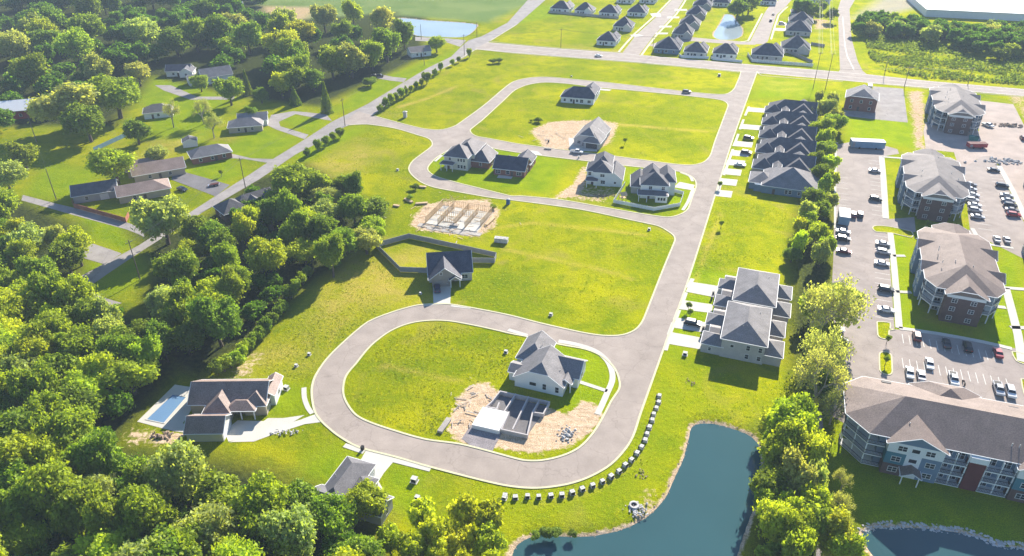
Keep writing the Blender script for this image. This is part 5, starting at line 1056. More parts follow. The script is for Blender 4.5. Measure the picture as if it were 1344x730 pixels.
# label the trees of each wood by their place in it
def nearfar(reg,phrase,rows):
    L=[t for t in TREES if t[3]==reg]; L.sort(key=lambda t:PX((t[1][0],t[1][1],t[2]*.6))[1],reverse=True); per=math.ceil(len(L)/rows)
    for k in range(rows):
        row=sorted(L[k*per:(k+1)*per],key=lambda t:PX((t[1][0],t[1][1],t[2]*.6))[0])
        for j,t in enumerate(row):
            rw=['nearest','second','third','fourth','fifth','sixth','seventh','eighth'][k]
            t[0]['label']=f'{t[4]} tree, {ORD[j]} from left in {rw} row of the {phrase}'; t[0]['group']=f'trees of the {phrase}'
nearfar(FW,FW,7); nearfar(YW,'young bottom-edge wood',3); nearfar(MW,MW,5); nearfar(LW,LW,3); nearfar(TW,TW,5); nearfar(RW,RW,2); nearfar(BW,BW,5); nearfar(GW,GW,4); nearfar('car park thicket','car park thicket',2)
# ---- uncountable ground plants
def weeds(name,label,px,n,size,tones,hz=(.05,.3),avoid=()):
    rs=np.random.default_rng(len(px)*n%9973); loops=[W2(p) for p in px]; ps=[]
    for L in loops:
        x0,x1=min(p.x for p in L),max(p.x for p in L); y0,y1=min(p.y for p in L),max(p.y for p in L)
        x=rs.uniform(x0,x1,n); y=rs.uniform(y0,y1,n); k=sdist(L,x,y)>.6
        for a in avoid: k&=sdist(W2(a),x,y)<0
        # thicker and thinner drifts
        k&=(np.sin(x*.21+np.sin(y*.13)*2)+np.sin(y*.17+x*.05)+rs.normal(size=n)*.9)>-.2
        ps.append(np.stack([x[k],y[k],rs.uniform(hz[0],hz[1],k.sum())],1))
    P=np.vstack(ps); Nv=rs.normal(size=P.shape)*.6+np.array([0,0,.8]); me=leafmesh(name,P,Nv,size*np.ones(len(P)),rs)
    o=link(name,me); o.color=(*tones,1); return tag(o,label,'weeds',kind='stuff')
LOWI=[(470,540),(456,512),(470,480),(515,438),(566,424),(634,433),(690,446),(665,500),(605,505),(590,560),(600,578),(560,572),(500,555)]
MIDB=[(560,300),(640,275),(700,270),(820,292),(875,310),(858,360),(830,428),(815,434),(760,430),(680,412),(600,396),(600,385),(612,375),(622,345),(655,345),(655,310)]
FLD=[(330,470),(420,380),(470,340),(500,330),(525,360),(555,365),(555,398),(500,408),(430,465),(405,500),(352,500)]
TOPB=[(625,172),(665,133),(700,112),(735,112),(735,135),(780,140),(810,120),(945,136),(925,205),(900,213),(815,200),(810,160),(690,160),(690,185)]
weeds('weeds','scattered yellow-green weeds standing in the unmown building plots',[LOWI,MIDB,FLD,TOPB],9000,.22,(.24,.28,.008),(.02,.10))
weeds('weeds','yellow meadow weeds beside the cross road and in the left field',[[(500,150),(625,68),(800,83),(965,98),(960,115),(760,103),(690,100),(600,160)],[(400,210),(490,170),(555,180),(535,210),(540,240),(520,262),(440,220)],[(905,365),(940,260),(1035,275),(1030,340),(960,355)],[(880,480),(915,480),(1020,500),(1040,400),(1050,420),(1045,540),(985,562),(910,552),(870,600),(800,650),(700,690),(560,670),(530,640),(660,645),(790,630),(850,560)]],7000,.22,(.25,.29,.008),(.02,.10))
weeds('crop_plants','dense low bushy growth filling the field beyond the main road',[[(1130,38),(1180,46),(1240,54),(1290,80),(1344,70),(1420,80),(1420,115),(1344,112),(1215,103),(1160,93),(1140,75)]],30000,.8,(.15,.19,.02),(.2,1.4))
# ------------------------------------------------------------------ stones
def rocks(name,label,pts,size,mat,zoff=-.1):
    """many loose stones in one heap or along one bank"""
    m=MB(); rs=random.Random(len(pts))
    base=[(0,0,1),(.9,0,.35),(.28,.86,.3),(-.73,.53,.4),(-.73,-.53,.3),(.28,-.86,.38),(.7,.5,-.4),(-.3,.8,-.4),(-.9,0,-.4),(-.3,-.8,-.4),(.7,-.5,-.4)]
    fc=[(0,1,2),(0,2,3),(0,3,4),(0,4,5),(0,5,1),(1,6,2),(2,7,3),(3,8,4),(4,9,5),(5,10,1),(2,6,7),(3,7,8),(4,8,9),(5,9,10),(1,10,6)]
    for p in pts:
        s=size*rs.uniform(.5,1.4); a=rs.uniform(0,6.28); c,d=math.cos(a),math.sin(a); sx,sz=rs.uniform(.8,1.4),rs.uniform(.5,.9)
        q=[]
        for b in base:
            j=rs.uniform(.75,1.2); x,y=b[0]*s*sx*j,b[1]*s*j; q.append((p[0]+x*c-y*d,p[1]+x*d+y*c,p[2]+zoff+b[2]*s*sz*j))
        m.add(q,fc)
    return tag(m.build(name,mat),label,'stones',kind='stuff')
def bank(px,w,step,z=WZ):
    P=smooth(W2(px,z),False,6); out=[]; acc=0
    for a,b in zip(P,P[1:]):
        L=(b-a).length; n=max(1,int(L/step))
        for q in range(n):
            for _ in range(max(1,int(w/step*.8))):
                d=(b-a).normalized(); nn=Vector((-d.y,d.x,0)); u=random.uniform(-.3,1)*w; out.append(a+(b-a)*random.random()+nn*u+Vector((0,0,max(-.1,min(.5,u*.28)))))
    return out
rocks('riprap','pale broken stones lining the far bank of the right pond',bank([(1420,728),(1344,721),(1312,718.5),(1286.7,708),(1256,700),(1204.8,694.5),(1175,693.5),(1150,694.5),(1131.8,701)][::-1],1.5,.28),.28,'pale_stone')
rocks('riprap','brown stones along the grassy bank of the main pond',bank([(672,728),(678,716),(693,706),(741,704.5),(791.7,702),(832,689.5),(857.6,671.7),(875.4,651.4),(885.5,628.6),(898,600.8),(904.5,575.4),(909.6,558),(928.6,556.4),(959,562.7),(984.3,572.9),(996,585.5),(998,612),(997,641),(987,671)],1.0,.75),.26,'earth_rock')
rocks('rubble','white stone apron around the drain basin on the pond bank',[G(836,668)+Vector((random.gauss(0,1.1),random.gauss(0,.9)-.5*k/60,.1)) for k in range(90)],.2,'pale_stone',0)
def heap(px,label,n,s,rx,ry,mat='stone'):
    c=G(*px); return rocks('rubble',label,[c+Vector((random.gauss(0,rx),random.gauss(0,ry),abs(random.gauss(0,.25)))) for _ in range(n)],s,mat,0)
heap((745,569),'loose heap of broken stone on the dirt by the lower loop',55,.32,1.1,1.1,'pale_stone'); heap((374,568),'flat scatter of grey stones on the grass by the long driveway',36,.22,1.6,.6,'pale_stone'); heap((790,258),'rubble ridge on the bare yard of the white loop house',40,.3,2.2,.6,'earth_rock'); heap((1325,165),'grey soil heap on the gravel site',60,.7,3,1.6,'earth_rock'); heap((1318,212),'pale stone heap at the corner of the gravel car park',70,.6,5,1.6,'pale_stone'); heap((210,573),'pale earth heap on the bare ground below the pool',30,.4,1.6,.8,'earth_rock')
heap((843,640-17),'small tan stone patch on the bank grass',20,.18,.8,.7,'earth_rock'); heap((906,502),'small mulch ring on the grass below the townhouse shadow',16,.16,.7,.7,'earth_rock')
def scraps(label,px,n,rx,ry,mat):
    m=MB(); rs=random.Random(n+px[0]); c=G(*px)
    for _ in range(n):
        a=rs.uniform(0,3.14); p=(c.x+rs.gauss(0,rx),c.y+rs.gauss(0,ry)); z=.07+rs.random()*.3; m.rbox(p,(math.cos(a),math.sin(a)),z,z+.07,rs.uniform(.3,1.6),rs.uniform(.05,.14))
    return tag(m.build('scrap',mat),label,'scrap',kind='stuff')
scraps('loose boards and offcuts scattered over the timber frame site',(592,283),110,6.5,8,'timber'); scraps('grey offcuts lying round the timber frame slab',(596,292),60,7.5,6,'lumber_grey'); scraps('small building scraps on the dirt beside the open foundation',(620,530),26,2.2,4,'lumber_grey'); scraps('scraps on the dirt pad of the new house with open garage',(722,180),20,5,4,'lumber_grey')
# ------------------------------------------------------------------ cars
def prism_car(kind):
    """side outline extruded to the car's width, the cabin drawn in"""
    P={'sedan':[(-2.3,.35),(2.28,.35),(2.34,.55),(2.25,.78),(1.15,.95),(.45,1.42),(-.85,1.45),(-1.6,1.03),(-2.25,.98),(-2.36,.6)],
       'suv':[(-2.3,.38),(2.3,.38),(2.36,.65),(2.28,.95),(1.25,1.1),(.65,1.68),(-1.75,1.72),(-2.22,1.1),(-2.36,.7)],
       'pickup':[(-2.75,.42),(2.65,.42),(2.72,.7),(2.62,1.0),(1.5,1.12),(.95,1.75),(-.55,1.78),(-.8,1.12),(-2.72,1.1),(-2.78,.75)]}[kind]
    wd=.9 if kind=='sedan' else .97; belt=1.0 if kind=='sedan' else 1.13
    def half(z): return wd*(1-.30*max(0,(z-belt))/(.6)) if z>belt else wd*(.96 if z<.5 else 1)
    b=MB(); n=len(P); 
    prof=[]
    for x,z in P: prof.append((x,z))
    L=[(x,-half(z),z) for x,z in prof]; Rr=[(x,half(z),z) for x,z in prof]; b.v=L+Rr
    for i in range(n):
        j=(i+1)%n; b.f.append((i,n+i,n+j,j)); b.m.append(0)
    b.f.append(tuple(range(n-1,-1,-1))[::-1]); b.m.append(0); b.f.append(tuple(n+i for i in range(n))[::-1]); b.m.append(0)
    if kind=='pickup': b.box(-2.6,-.8,1.105,-.95,.8,1.12,1)
    body=b.mesh('body',['car_paint','black'])
    top={'sedan':(1.15,.95,.45,1.42,-.85,1.45,-1.6,1.03),'suv':(1.25,1.1,.65,1.68,-1.75,1.72,-2.22,1.1),'pickup':(1.5,1.12,.95,1.75,-.55,1.78,-.8,1.12)}[kind]
    x1,z1,x2,z2,x3,z3,x4,z4=top
    def quad(nm,a,bb,inset,off):
        m=MB(); (xa,za),(xb,zb)=a,bb; ha,hb=half(za)*inset,half(zb)*inset
        nx,nz=(zb-za),-(xb-xa); l=math.hypot(nx,nz); nx,nz=nx/l*off,nz/l*off
        if nz<0: nx,nz=-nx,-nz
        def at(t,h): x=xa+(xb-xa)*t; z=za+(zb-za)*t; return (x+nx,h,z+nz)
        m.poly([at(.1,-ha),at(.1,ha),at(.92,hb),at(.92,-hb)],0); return m.mesh(nm,['glass'])
    parts=[('windshield',quad('windshield',(x1,z1),(x2,z2),.9,.015),(0,0,0)),('rear_window',quad('rear_window',(x4,z4),(x3,z3),.88,.015),(0,0,0))]
    for s in (-1,1):
        m=MB(); pts=[(x1-.18,belt+.04),(x2-.02,z2-.08),(x3+.05,z3-.1),(x4+.22,belt+.04)]; m.poly([(x,s*(half(z)+.012),z) for x,z in pts],0); parts.append(('side_window',m.mesh('side_window',['glass']),(0,0,0)))
    m=MB(); m.tube((0,-.1,0),(0,.1,0),.34,n=14,mi=0); m.tube((0,-.108,0),(0,.108,0),.2,n=10,mi=1); wh=m.mesh('wheel',['tyre','metal'])
    wb=1.4 if kind!='pickup' else 1.75
    for x in (-wb,wb):
        for y in (-wd+.07,wd-.07): parts.append(('wheel',wh,(x,y,.34)))
    fx=max(p[0] for p in P); bx=min(p[0] for p in P); zl=.72 if kind=='sedan' else .86
    m=MB(); m.box(-.06,-.2,-.07,.03,.2,.07); hl=m.mesh('headlight',['lamp_clear']); m=MB(); m.box(-.03,-.17,-.09,.06,.17,.09); tl=m.mesh('taillight',['lamp_red'])
    for y in (-.62,.62): parts.append(('headlight',hl,(fx-.05,y,zl)))
    for y in (-.68,.68): parts.append(('taillight',tl,(bx+.05,y,zl+.05)))
    return body,parts
CARS={k:prism_car(k) for k in ('sedan','suv','pickup')}
COLR={'white':(.75,.75,.74),'silver':(.5,.5,.51),'grey':(.22,.22,.23),'black':(.015,.015,.017),'dark':(.03,.035,.045),'navy':(.03,.04,.09),'red':(.36,.03,.04),'maroon':(.16,.03,.03)}
PROTO={}
def car(px,hd,kind,color,label,group='parked cars'):
    """copies of one car per body style, each with copies of its parts"""
    loc=G(*px); loc.z=.06
    if kind not in PROTO:
        t=empty('parked_car' if kind!='pickup' else 'pickup_truck',label,'car' if kind!='pickup' else 'pickup truck',loc,R(hd),group); b,ps=CARS[kind]
        link('body',b,t)
        for nm,me_,l in ps: link(nm,me_,t,l)
        PROTO[kind]=t
    else:
        s=PROTO[kind]; t=s.copy(); COL.objects.link(t); t.location=loc; t.rotation_euler=(0,0,R(hd)); t['label']=label; t['group']=group
        for ch in list(s.children):
            c=ch.copy(); COL.objects.link(c); c.parent=t
    for c in t.children:
        if c.name.startswith('body'): c.color=(*COLR[color],1)
    return t
E_=-20; N_=70
for a in (((1147.7,226),E_,'sedan','silver','silver sedan alone by the walkway of the grey roofed block'),((1148.5,263),E_,'suv','dark','dark car with a gleaming roof by the walkway, below the silver sedan'),
 ((1119.5,284),N_,'suv','maroon','dark maroon car, left of the pair beside the white trailer'),((1128.5,284),N_,'suv','dark','dark car, right of the pair beside the white trailer'),
 ((1106,306),E_,'sedan','silver','silver car directly below the white trailer'),((1106,315.5),E_,'suv','dark','dark car below the silver one at the kerb by the trailer'),((1107,332),E_,'sedan','maroon','small maroon car at the left kerb above the pale tree'),
 ((1158.5,322),E_,'sedan','silver','silver car, topmost in the row facing the brown roofed block'),((1158.5,333),E_,'suv','silver','silver suv, second in the row facing the brown roofed block'),((1157,348),E_,'sedan','white','white sedan, third in the row facing the brown roofed block'),
 ((1162,382),E_,'suv','dark','dark suv, fourth in the row facing the brown roofed block'),((1162.5,409),E_,'sedan','white','white sedan, lowest in the row facing the brown roofed block'),
 ((1096,434),E_,'suv','white','white car under the pale tree, upper'),((1101,449),E_,'sedan','white','white car under the pale tree, lower'),
 ((1202.5,444),N_,'suv','maroon','maroon suv at the left end of the upper south row'),((1241.5,453),N_,'sedan','dark','dark sedan in the shade, left of two in the south row'),((1269,458),N_,'suv','black','black suv in the shade, right of two in the south row'),((1309,465.5),N_,'sedan','red','red car at the right end of the upper south row'),
 ((1193,492),-110,'sedan','white','white sedan, leftmost in the lower south car park'),((1208,495.5),N_,'sedan','silver','silver sedan right of the leftmost white one'),((1219,480),-110,'sedan','white','white sedan set forward between the rows of the south car park'),
 ((1250.5,500),-110,'pickup','white','white pickup truck in the middle of the south car park'),((1309.5,513),-110,'pickup','silver','silver pickup truck near the right edge of the south car park'),((1325,517),-110,'suv','white','white suv right of the silver pickup truck'),
 ((1273,244),E_,'sedan','grey','grey car, topmost of the row right of the grey roofed block'),((1273,250),E_,'sedan','silver','silver car, second of the row right of the grey roofed block'),((1276,257.5),E_,'sedan','white','white car, third of the row right of the grey roofed block'),((1275,264.5),E_,'suv','silver','silver suv, fourth of the row right of the grey roofed block'),((1278.5,271),E_,'sedan','white','white sedan, fifth of the row right of the grey roofed block'),((1279,278),E_,'suv','silver','silver suv, sixth of the row right of the grey roofed block'),((1282.5,286.5),E_,'sedan','silver','silver sedan, lowest of the row right of the grey roofed block'),
 ((1303.5,225),E_,'sedan','dark','dark sedan, upper of two alone on the gravel car park'),((1314.5,245.5),E_,'suv','dark','dark suv, lower of two alone on the gravel car park'),
 ((1320.5,258.5),E_,'sedan','silver','silver car at the top of the right-hand packed row'),((1322.5,265),E_,'sedan','silver','silver car, second in the right-hand packed row'),((1325,271.5),E_,'suv','dark','dark suv, third in the right-hand packed row'),((1327.5,277.5),E_,'sedan','grey','grey car, fourth in the right-hand packed row'),((1329.5,284),E_,'suv','red','red suv at the bottom of the right-hand packed row'),
 ((1307.5,316),N_,'sedan','white','white car, left of the pair at the top of the brown block lawn'),((1320.5,317),N_,'sedan','silver','silver car, right of the pair at the top of the brown block lawn'),
 ((1296,166),-65,'pickup','white','white pickup truck on the gravel site beside the unfinished block'),((1342,183),N_,'suv','maroon','maroon vehicle at the right photo edge on the gravel site'),
 ((574,381),97,'suv','navy','navy car on the shaded driveway of the navy roofed house'),((909,426.5),E_,'suv','black','black suv on the townhouse driveway'),
 ((982,183),E_,'suv','dark','dark suv on a duplex driveway, farthest of three cars'),((979,202),E_,'suv','dark','dark suv on a duplex driveway, middle of three cars'),((971,218),E_,'sedan','white','white sedan on a duplex driveway, nearest of three cars'),
 ((901,122),-15,'suv','dark','dark suv driving on the upper loop street'),((785.5,74.5),-15,'sedan','white','white car driving on the main road'),((757,201),-18,'pickup','white','white pickup truck parked at the new house with open garage'),
 ((492,100.5),-5,'sedan','black','black car, left of two by the grove lawn'),((498.5,101),-5,'suv','black','black car, right of two by the grove lawn'),((239.5,250),-30,'sedan','dark','dark car on the asphalt drive behind the big roadside tree'),
 ((1011.5,28),72,'suv','black','black car on the curved far street, nearer'),((1014.8,19.5),72,'sedan','dark','dark car on the curved far street, farther'),((1026,32),-15,'suv','grey','grey car on a driveway of the right far row'),((1160,30),-10,'sedan','white','tiny white car at the far tree line')): car(*a)
# ------------------------------------------------------------------ small things
def thing(name,label,cat,px,rz=0,z=0,group=None):
    p=G(*px); p.z=z; return empty(name,label,cat,p,R(rz),group)
ROW=[(88,585),(143,590),(200,590),(258,590),(318,585),(376,580),(428,568),(480,552),(532,535),(580,515),(622,490),(663,462),(697,432),(728,403),(757,372),(778,340),(795,305),(805,273),(818,240),(828,207),(840,175),(848,143),(860,112),(868,82)]
BX=[(640+x/3.842,500+y/3.842) for x,y in ROW]
def boxmeshes():
    m=MB(); m.prism([(-.6,-.52),(.6,-.52),(.6,.52),(-.6,.52)],.1,1.0,0); m.prism([(-.64,-.56),(.64,-.56),(.64,.56),(-.64,.56)],1.0,1.1,0); body=m.mesh('body',['box_white'])
    m=MB(); m.box(-.75,-.7,0,.75,.7,.1); pl=m.mesh('pallet',['lumber_grey'])
    m=MB(); m.box(-.45,.56,.1,.45,1.0,.75); bk=m.mesh('crate',['black'])
    m=MB(); m.box(-.28,-.08,1.1,-.1,.08,1.13); m.box(.1,-.08,1.1,.28,.08,1.13); lg=m.mesh('lid_handle',['fence_grey']); m=MB(); m.box(-.56,-.60,.12,.56,-.525,.97); fp=m.mesh('front_shade',['black'])  # black front sheet paints the shaded side of each white box
    return (('body',body),('pallet',pl),('crate',bk),('lid_handle',lg),('front_shade',fp))
bm_=boxmeshes(); first=None
for i,p in enumerate(BX):
    q=G(*BX[min(i+1,len(BX)-1)])-G(*BX[max(i-1,0)]); rz=math.degrees(math.atan2(q.y,q.x)); lab=f'white lidded box, {ORD[i]} from the lower left end of the curved kerbside row'
    if first is None:
        first=thing('storage_box',lab,'box',p,rz,group='white boxes lined up along the loop street'); first.scale=(.76,.76,.74)
        for nm,me_ in bm_: link(nm,me_,first)
    else:
        t=first.copy(); COL.objects.link(t); l=G(*p)+Vector((random.uniform(-.14,.14),random.uniform(-.14,.14),0)); t.location=l; t.rotation_euler=(0,0,R(rz+random.uniform(-8,8))); t.scale=[.76*random.uniform(.93,1.07)]*2+[.74*random.uniform(.9,1.12)]; t['label']=lab
        for ch in list(first.children):
            c=ch.copy(); COL.objects.link(c); c.parent=t
def cabinet(px,label,s=1.0,rz=-20):
    t=thing('utility_cabinet',label,'utility box',px,rz); m=MB(); m.box(-.6*s,-.5*s,.1,.6*s,.5*s,1.0*s); m.prism([(-.65*s,-.55*s),(.65*s,-.55*s),(.65*s,.55*s),(-.65*s,.55*s)],1.0*s,1.08*s,0); m.build('body','box_white',t)
    m=MB(); m.box(-.8*s,-.7*s,0,.8*s,.7*s,.1); m.build('base','concrete',t); m=MB(); m.box(-.45*s,-.53*s,.2,.45*s,-.5*s,.9*s); m.build('door','black',t)  # black door sheet paints the shade on the cabinet's south face
for px,l,s in (((544,632),'pale utility cabinet on the lawn right of the grey roofed house',1.3),((899,466),'white utility cabinet on the grass below the townhouse driveway',1.1),((548,655),'small utility cabinet among the weeds near the young wood',1.0),((376,511),'white utility cabinet on the lawn beside the brown roofed house',1.2),((552,386),'round white utility post beside the navy house shadow',.7),((662,655),'utility cabinet at the start of the white box row',.9),
  ((664,463),'dark utility box on the grass left of the white gabled house',.9),((723,414),'small dark utility box by the middle plot kerb',.9),((852,302),'utility box in the weeds at the middle plot corner',.9),((522,224),'black and white utility box in the yellow field by the bend',.9),((406,466),'small dark utility box in the lower left field',.8),((389,481),'small brown utility box nearer the brown house lawn',.8),((797,178),'small dark marker box in the upper grass block',.8),((750,101),'dark box beside the upper loop street kerb',.8),((944,100),'dark utility box in the field corner by the main road',1.5),((1098,190),'dark box at the upper left corner of the apartment lot',1.0)): cabinet(px,l,s*.8)
t=thing('storage_tank','long pale concrete tank lying on the grass by the timber frame','tank',(658,318),-12); m=MB(); m.box(-2.3,-.9,.15,2.3,.9,1.6); m.box(-2.35,-.95,1.6,2.35,.95,1.75); m.build('body','pale_stone',t); m=MB()
for x in (-1.2,1.2): m.box(x-.3,-.3,1.75,x+.3,.3,1.85)
m.build('hatch','concrete',t); m=MB(); m.box(-2.1,-.6,0,-1.7,.6,.15); m.box(1.7,-.6,0,2.1,.6,.15); m.build('skid','lumber_grey',t)
t=thing('portable_toilet','blue portable toilet at the street edge by the timber frame','portable toilet',(667,268),-20); m=MB(); m.box(-.6,-.6,0,.6,.6,2.1); m.build('cabin','blue_plastic',t); m=MB(); m.add([(-.65,-.65,2.1),(.65,-.65,2.1),(.65,.65,2.1),(-.65,.65,2.1),(0,0,2.4)],[(0,1,4),(1,2,4),(2,3,4),(3,0,4),(3,2,1,0)]); m.build('roof','box_white',t); m=MB(); m.box(-.42,-.64,.1,.42,-.6,1.9); m.build('door','blue_plastic',t)
def stack(px,label,rz,l=3.6,w_=1.1,n=3,mat='timber'):
    t=thing('lumber_stack',label,'lumber',px,rz)
    for k in range(n):
        m=MB(); o=(k*.37)%.3
        for q in range(4): m.box(-l/2+o,-w_/2+q*w_/4,.06+k*.2,l/2+o,-w_/2+(q+.88)*w_/4,.22+k*.2)
        m.build('board_layer',mat,t)
for a in (((551,246),'stack of pale boards beside the street above the brush heap',-10,5),((536,264),'leaning boards between brush heap and timber frame',-45,4.5),((553,268),'long boards lying left of the timber frame',10,4.5),((520,271),'short boards on the grass left of the timber frame',-20,2.5),((643,292),'long pallet of boards along the right side of the timber frame',65,6.5),((596,297),'grey bundle in front of the timber frame slab',-15,3,1.6,4,'lumber_grey'),((583,560),'pale board stack on the grass left of the dirt pad',68,5.0,1.3,3,'lumber_grey'),((719,196),'flat trailer load beside the dirt pad street',-10,3.2,1.2,3,'lumber_grey')): stack(*a)
def trailer(px,label,rz,l,w_,h,mat,roofm='white_roof',name='trailer',cat='trailer'):
    t=thing(name,label,cat,px,rz); m=MB(); m.box(-l/2,-w_/2,.55,l/2,w_/2,h); m.build('box',mat,t); m=MB(); m.box(-l/2-.05,-w_/2-.05,h,l/2+.05,w_/2+.05,h+.12); m.build('roof',roofm,t)
    for x in (-l*.25,l*.25):
        for y in (-w_/2+.1,w_/2-.1): m=MB(); m.tube((0,-.12,0),(0,.12,0),.45,n=12); m.build('wheel','tyre',t,(x,y,.45))
    m=MB(); m.box(-l/2+.3,-w_/2-.02,.8,-l/2+1.4,-w_/2,h-.3); m.build('door','fence_grey',t)
trailer((1137,194),'long blue-sided storage trailer at the top of the apartment lot',-8,14,4,3.4,'blue_paint_and_shade'); trailer((1106,291),'white box trailer with blue-shaded end at the left kerb',N_,8,3.6,3.6,'blue_paint_and_shade'); trailer((1281,194),'low red open trailer below the unfinished block',0,8,2.8,2.2,'red_paint','maroon_siding')  # white box trailer: bluish shade is put into its side colour
trailer((1141,117),'white van at the right wall of the brick office',N_,5,2.1,2.3,'box_white'); trailer((1152,127),'white van by the small car park of the brick office',N_,5,2.1,2.3,'box_white') if False else None
t=thing('dumpster','green dumpster at the corner of the unfinished block','dumpster',(1277,184),-20); m=MB(); m.add([(-1.6,-1,0),(1.6,-1,0),(1.6,1,0),(-1.6,1,0),(-1.9,-1.2,1.8),(1.9,-1.2,1.8),(1.9,1.2,1.8),(-1.9,1.2,1.8)],[(0,3,2,1),(0,1,5,4),(1,2,6,5),(2,3,7,6),(3,0,4,7)]); m.build('bin','green_plastic',t); m=MB(); m.box(-1.9,-1.2,1.8,0,1.2,1.9); m.build('lid','green_plastic',t)
t=thing('motorcycle','motorcycle parked right of the white pickup in the south car park','motorcycle',(1264.5,504),80); m=MB(); m.tube((-.7,0,.6),(.5,0,.75),.14,.1,8); m.tube((.5,0,.75),(.75,0,.35),.05,.05,6); m.build('frame','black',t); m=MB(); m.box(-.7,-.14,.72,0,.14,.84); m.build('seat','black',t); m=MB(); m.tube((.4,-.38,1.0),(.4,.38,1.0),.03,n=6); m.build('handlebar','metal',t)
for x in (-.75,.75): m=MB(); m.tube((0,-.07,0),(0,.07,0),.32,n=14); m.build('wheel','tyre',t,(x,0,.32))
m=MB(); m.tube((0,0,.8),(.4,0,.95),.16,.12,8); m.build('fuel_tank','maroon_siding',t)
t=thing('lawn_trailer','low utility trailer loaded with reddish planks beside the asphalt drive','utility trailer',(281,244),25); m=MB(); m.box(-2.2,-.9,.5,2.2,.9,.62); m.build('bed','metal',t)
for y in (-.95,.95): m=MB(); m.tube((0,-.1,0),(0,.1,0),.33,n=12); m.build('wheel','tyre',t,(0,y,.33))
m=MB()
for q in range(5): m.box(-1.8+.2*q,-.8+q*.32,.62,1.6+.1*q,-.55+q*.32,.95)
m.build('load','maroon_siding',t)
def drain():
    t=thing('drain_basin','round stone drain basin with dark mouth on the pond bank','drain',(832,664)); m=MB(); n=18
    ro,ri=1.0,.62; o=[(ro*math.cos(2*math.pi*i/n),ro*math.sin(2*math.pi*i/n)) for i in range(n)]; q=[(ri*math.cos(2*math.pi*i/n),ri*math.sin(2*math.pi*i/n)) for i in range(n)]
    m.v=[(x,y,0) for x,y in o]+[(x,y,.45) for x,y in o]+[(x,y,.45) for x,y in q]+[(x,y,.05) for x,y in q]
    for i in range(n):
        j=(i+1)%n
        for k in range(3): m.f.append((k*n+i,k*n+j,(k+1)*n+j,(k+1)*n+i)); m.m.append(0)
    m.build('rim','pale_stone',t); m=MB(); m.poly([(x,y,.08) for x,y in q]); m.build('mouth','black',t)
drain()
def binthing(px,l,mat): 
    t=thing('trash_bin',l,'trash bin',px,-20); m=MB(); m.prism([(-.3,-.35),(.3,-.35),(.3,.35),(-.3,.35)],.08,1.0,0); m.build('bin',mat,t); m=MB(); m.box(-.34,-.4,1.0,.34,.38,1.08); m.build('lid',mat,t); m=MB(); m.tube((-.3,.36,.1),(.3,.36,.1),.1,n=8); m.build('wheel','tyre',t)
for px,l,mm in (((936,386.5),'dark bin at the farthest townhouse garage, upper','dark_trim'),((934,393),'dark bin at the farthest townhouse garage, lower','dark_trim'),((922.5,433.5),'dark bin at the nearest townhouse garage, upper','dark_trim'),((920,443.5),'dark bin at the nearest townhouse garage, lower','dark_trim'),((476,590.5),'black bin at the kerb left of the wide lower driveway','black'),((720,187),'grey bin by the dirt pad street kerb','dark_trim'),((759.5,208),'white bin at the street beside the white loop house','box_white')): binthing(px,l,mm)
t=thing('entrance_marker','pale brick entrance pillar in the field by the country road','pillar',(532,154),-10); m=MB(); m.box(-.8,-.8,0,.8,.8,2.6); m.build('shaft','light_brick',t); m=MB(); m.box(-1,-1,2.6,1,1,2.85); m.add([(-1,-1,2.85),(1,-1,2.85),(1,1,2.85),(-1,1,2.85),(0,0,3.3)],[(0,1,4),(1,2,4),(2,3,4),(3,0,4)]); m.build('cap','concrete',t)
t=thing('play_set','wooden play set inside the picket fence of the corner house','play set',(817,263),20); m=MB(); m.box(-1,-1,1.2,1,1,1.35); m.build('deck','timber',t)
for x in (-.95,.95):
    for y in (-.95,.95): m=MB(); m.box(-.08,-.08,0,.08,.08,2.4); m.build('post','timber',t,(x,y,0))
m=MB(); m.roof(-1,-1,1,1,2.4,40,.2,1,1,'x',0,0); m.build('roof','timber',t)
# HVAC units along the apartment walls
# ------------------------------------------------------------------ poles and wires
def pole(px,h,label,arm=True,grp='wooden utility poles',rz=0,lamp=False):
    t=thing('utility_pole',label,'utility pole',px,rz,group=grp); m=MB(); m.tube((0,0,0),(0,0,h),.19,.12,8); m.build('post','pole_wood',t)
    if arm: m=MB(); m.box(-1.2,-.07,h-.9,1.2,.07,h-.76); m.build('crossarm','pole_wood',t)
    if arm:
        for x in (-1.1,0.55,1.1): m=MB(); m.tube((x,0,h-.76),(x,0,h-.5),.05,n=6); m.build('insulator','box_white',t)
    return t.location+Vector((0,0,h-.6))
K=[pole((609.5,73),13,'utility pole at the crossing beside the silver pond',rz=60),pole((557,86),11,'utility pole by the white bungalow',rz=60),pole((453,165.5),13.5,'utility pole at the junction with the new street',rz=60),pole((322.5,248),13,'utility pole above the dark many-gabled house',rz=60),pole((184,367),14,'utility pole at the corner of the lower left lawn',rz=60)]
K2=[pole((74,262),12.5,'leaning-looking pole in the sunny patch of the left lawn',False),pole((48,186),12,'pole at the far end of the shaded left lawn',False)]
K3=[pole((736,62.5),12,'pole on the far side of main road by the vacant lot'),pole((856,73),12,'pole at the right corner of main road and side street'),pole((1160.5,99),11,'pole by the bushy field left of two'),pole((1187,113.5),11,'pole at the main road by the small car park'),pole((1270,112),10,'pole in front of the bushy field by the unfinished block')]
K4=[pole((1067,117),20,'tall line pole, left of the pair by the main road',grp='tall transmission poles'),pole((1083,118),20,'tall line pole, right of the pair by the main road',grp='tall transmission poles')]
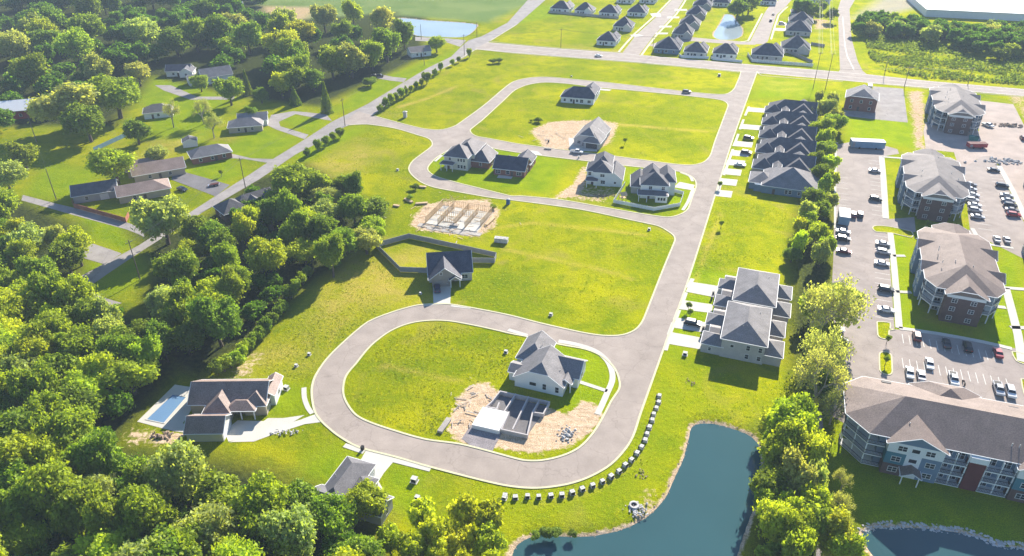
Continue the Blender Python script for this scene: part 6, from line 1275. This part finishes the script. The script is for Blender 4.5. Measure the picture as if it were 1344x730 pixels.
K5=[pole((553,52),10,'thin pole at the left end of the silver pond',False),pole((626,49),10,'thin pole at the right end of the silver pond',False),pole((381,96),11,'pole in the shade below the upper grove',False)]
def wire(label,a,b,sag,offs=((0,0,0),),r=.022):
    m=MB()
    for o in offs:
        o=Vector(o); p=[a+o+(b-a)*(i/10)-Vector((0,0,sag*4*(i/10)*(1-i/10))) for i in range(11)]
        for u,v in zip(p,p[1:]): m.tube(u,v,r,n=4,cap=False)
    o=m.build('power_line','wire'); return tag(o,label,'power line','overhead wires')
O3=((-1,0,0),(.5,.3,0),(1,.5,0))
for j,(a,b) in enumerate(zip(K,K[1:])): wire(f'overhead wires of the country road, {ORD[j]} span from the pond crossing',a,b,.9,O3)
wire('overhead wire over the shaded left lawn',K2[0],K2[1],.8)
wire('overhead wires across the main road from the pond corner to the vacant lot',K[0],K3[0],1,O3); wire('overhead wires along main road over the side street mouth',K3[0],K3[1],1,O3); wire('overhead wires of the main road past the picket fence',K3[1],K4[0]+Vector((0,0,-8)),1.2,O3); wire('overhead wires of the main road past the brick office',K4[1]+Vector((0,0,-8)),K3[3],.8,O3); wire('overhead wires in front of the bushy field',K3[3],K3[4],.8,O3)
f1=Vector((math.sin(R(20)),math.cos(R(20)),0))*330; 
wire('high wires running north from the left tall pole',K4[0],K4[0]+f1+Vector((0,0,2)),3,((-1,0,0),(1,0,0),(0,0,-2)),.035); wire('high wires running north from the right tall pole',K4[1],K4[1]+f1+Vector((0,0,2)),3,((-1,0,0),(1,0,0),(0,0,-2)),.035)
# ------------------------------------------------------------------ air
def haze(d):
    m=bpy.data.materials.new('haze'); m.use_nodes=True; n=m.node_tree; n.nodes.clear(); out=n.nodes.new('ShaderNodeOutputMaterial'); v=n.nodes.new('ShaderNodeVolumePrincipled'); v.inputs['Color'].default_value=(.70,.84,1,1); v.inputs['Density'].default_value=d; v.inputs['Anisotropy'].default_value=.0; n.links.new(v.outputs[0],out.inputs['Volume'])
    b=MB(); b.box(-5200,-2000,-3.5,5200,5200,128); o=b.mesh('haze',[m]); tag(link('haze',o),kind='stuff')
haze(.00019)
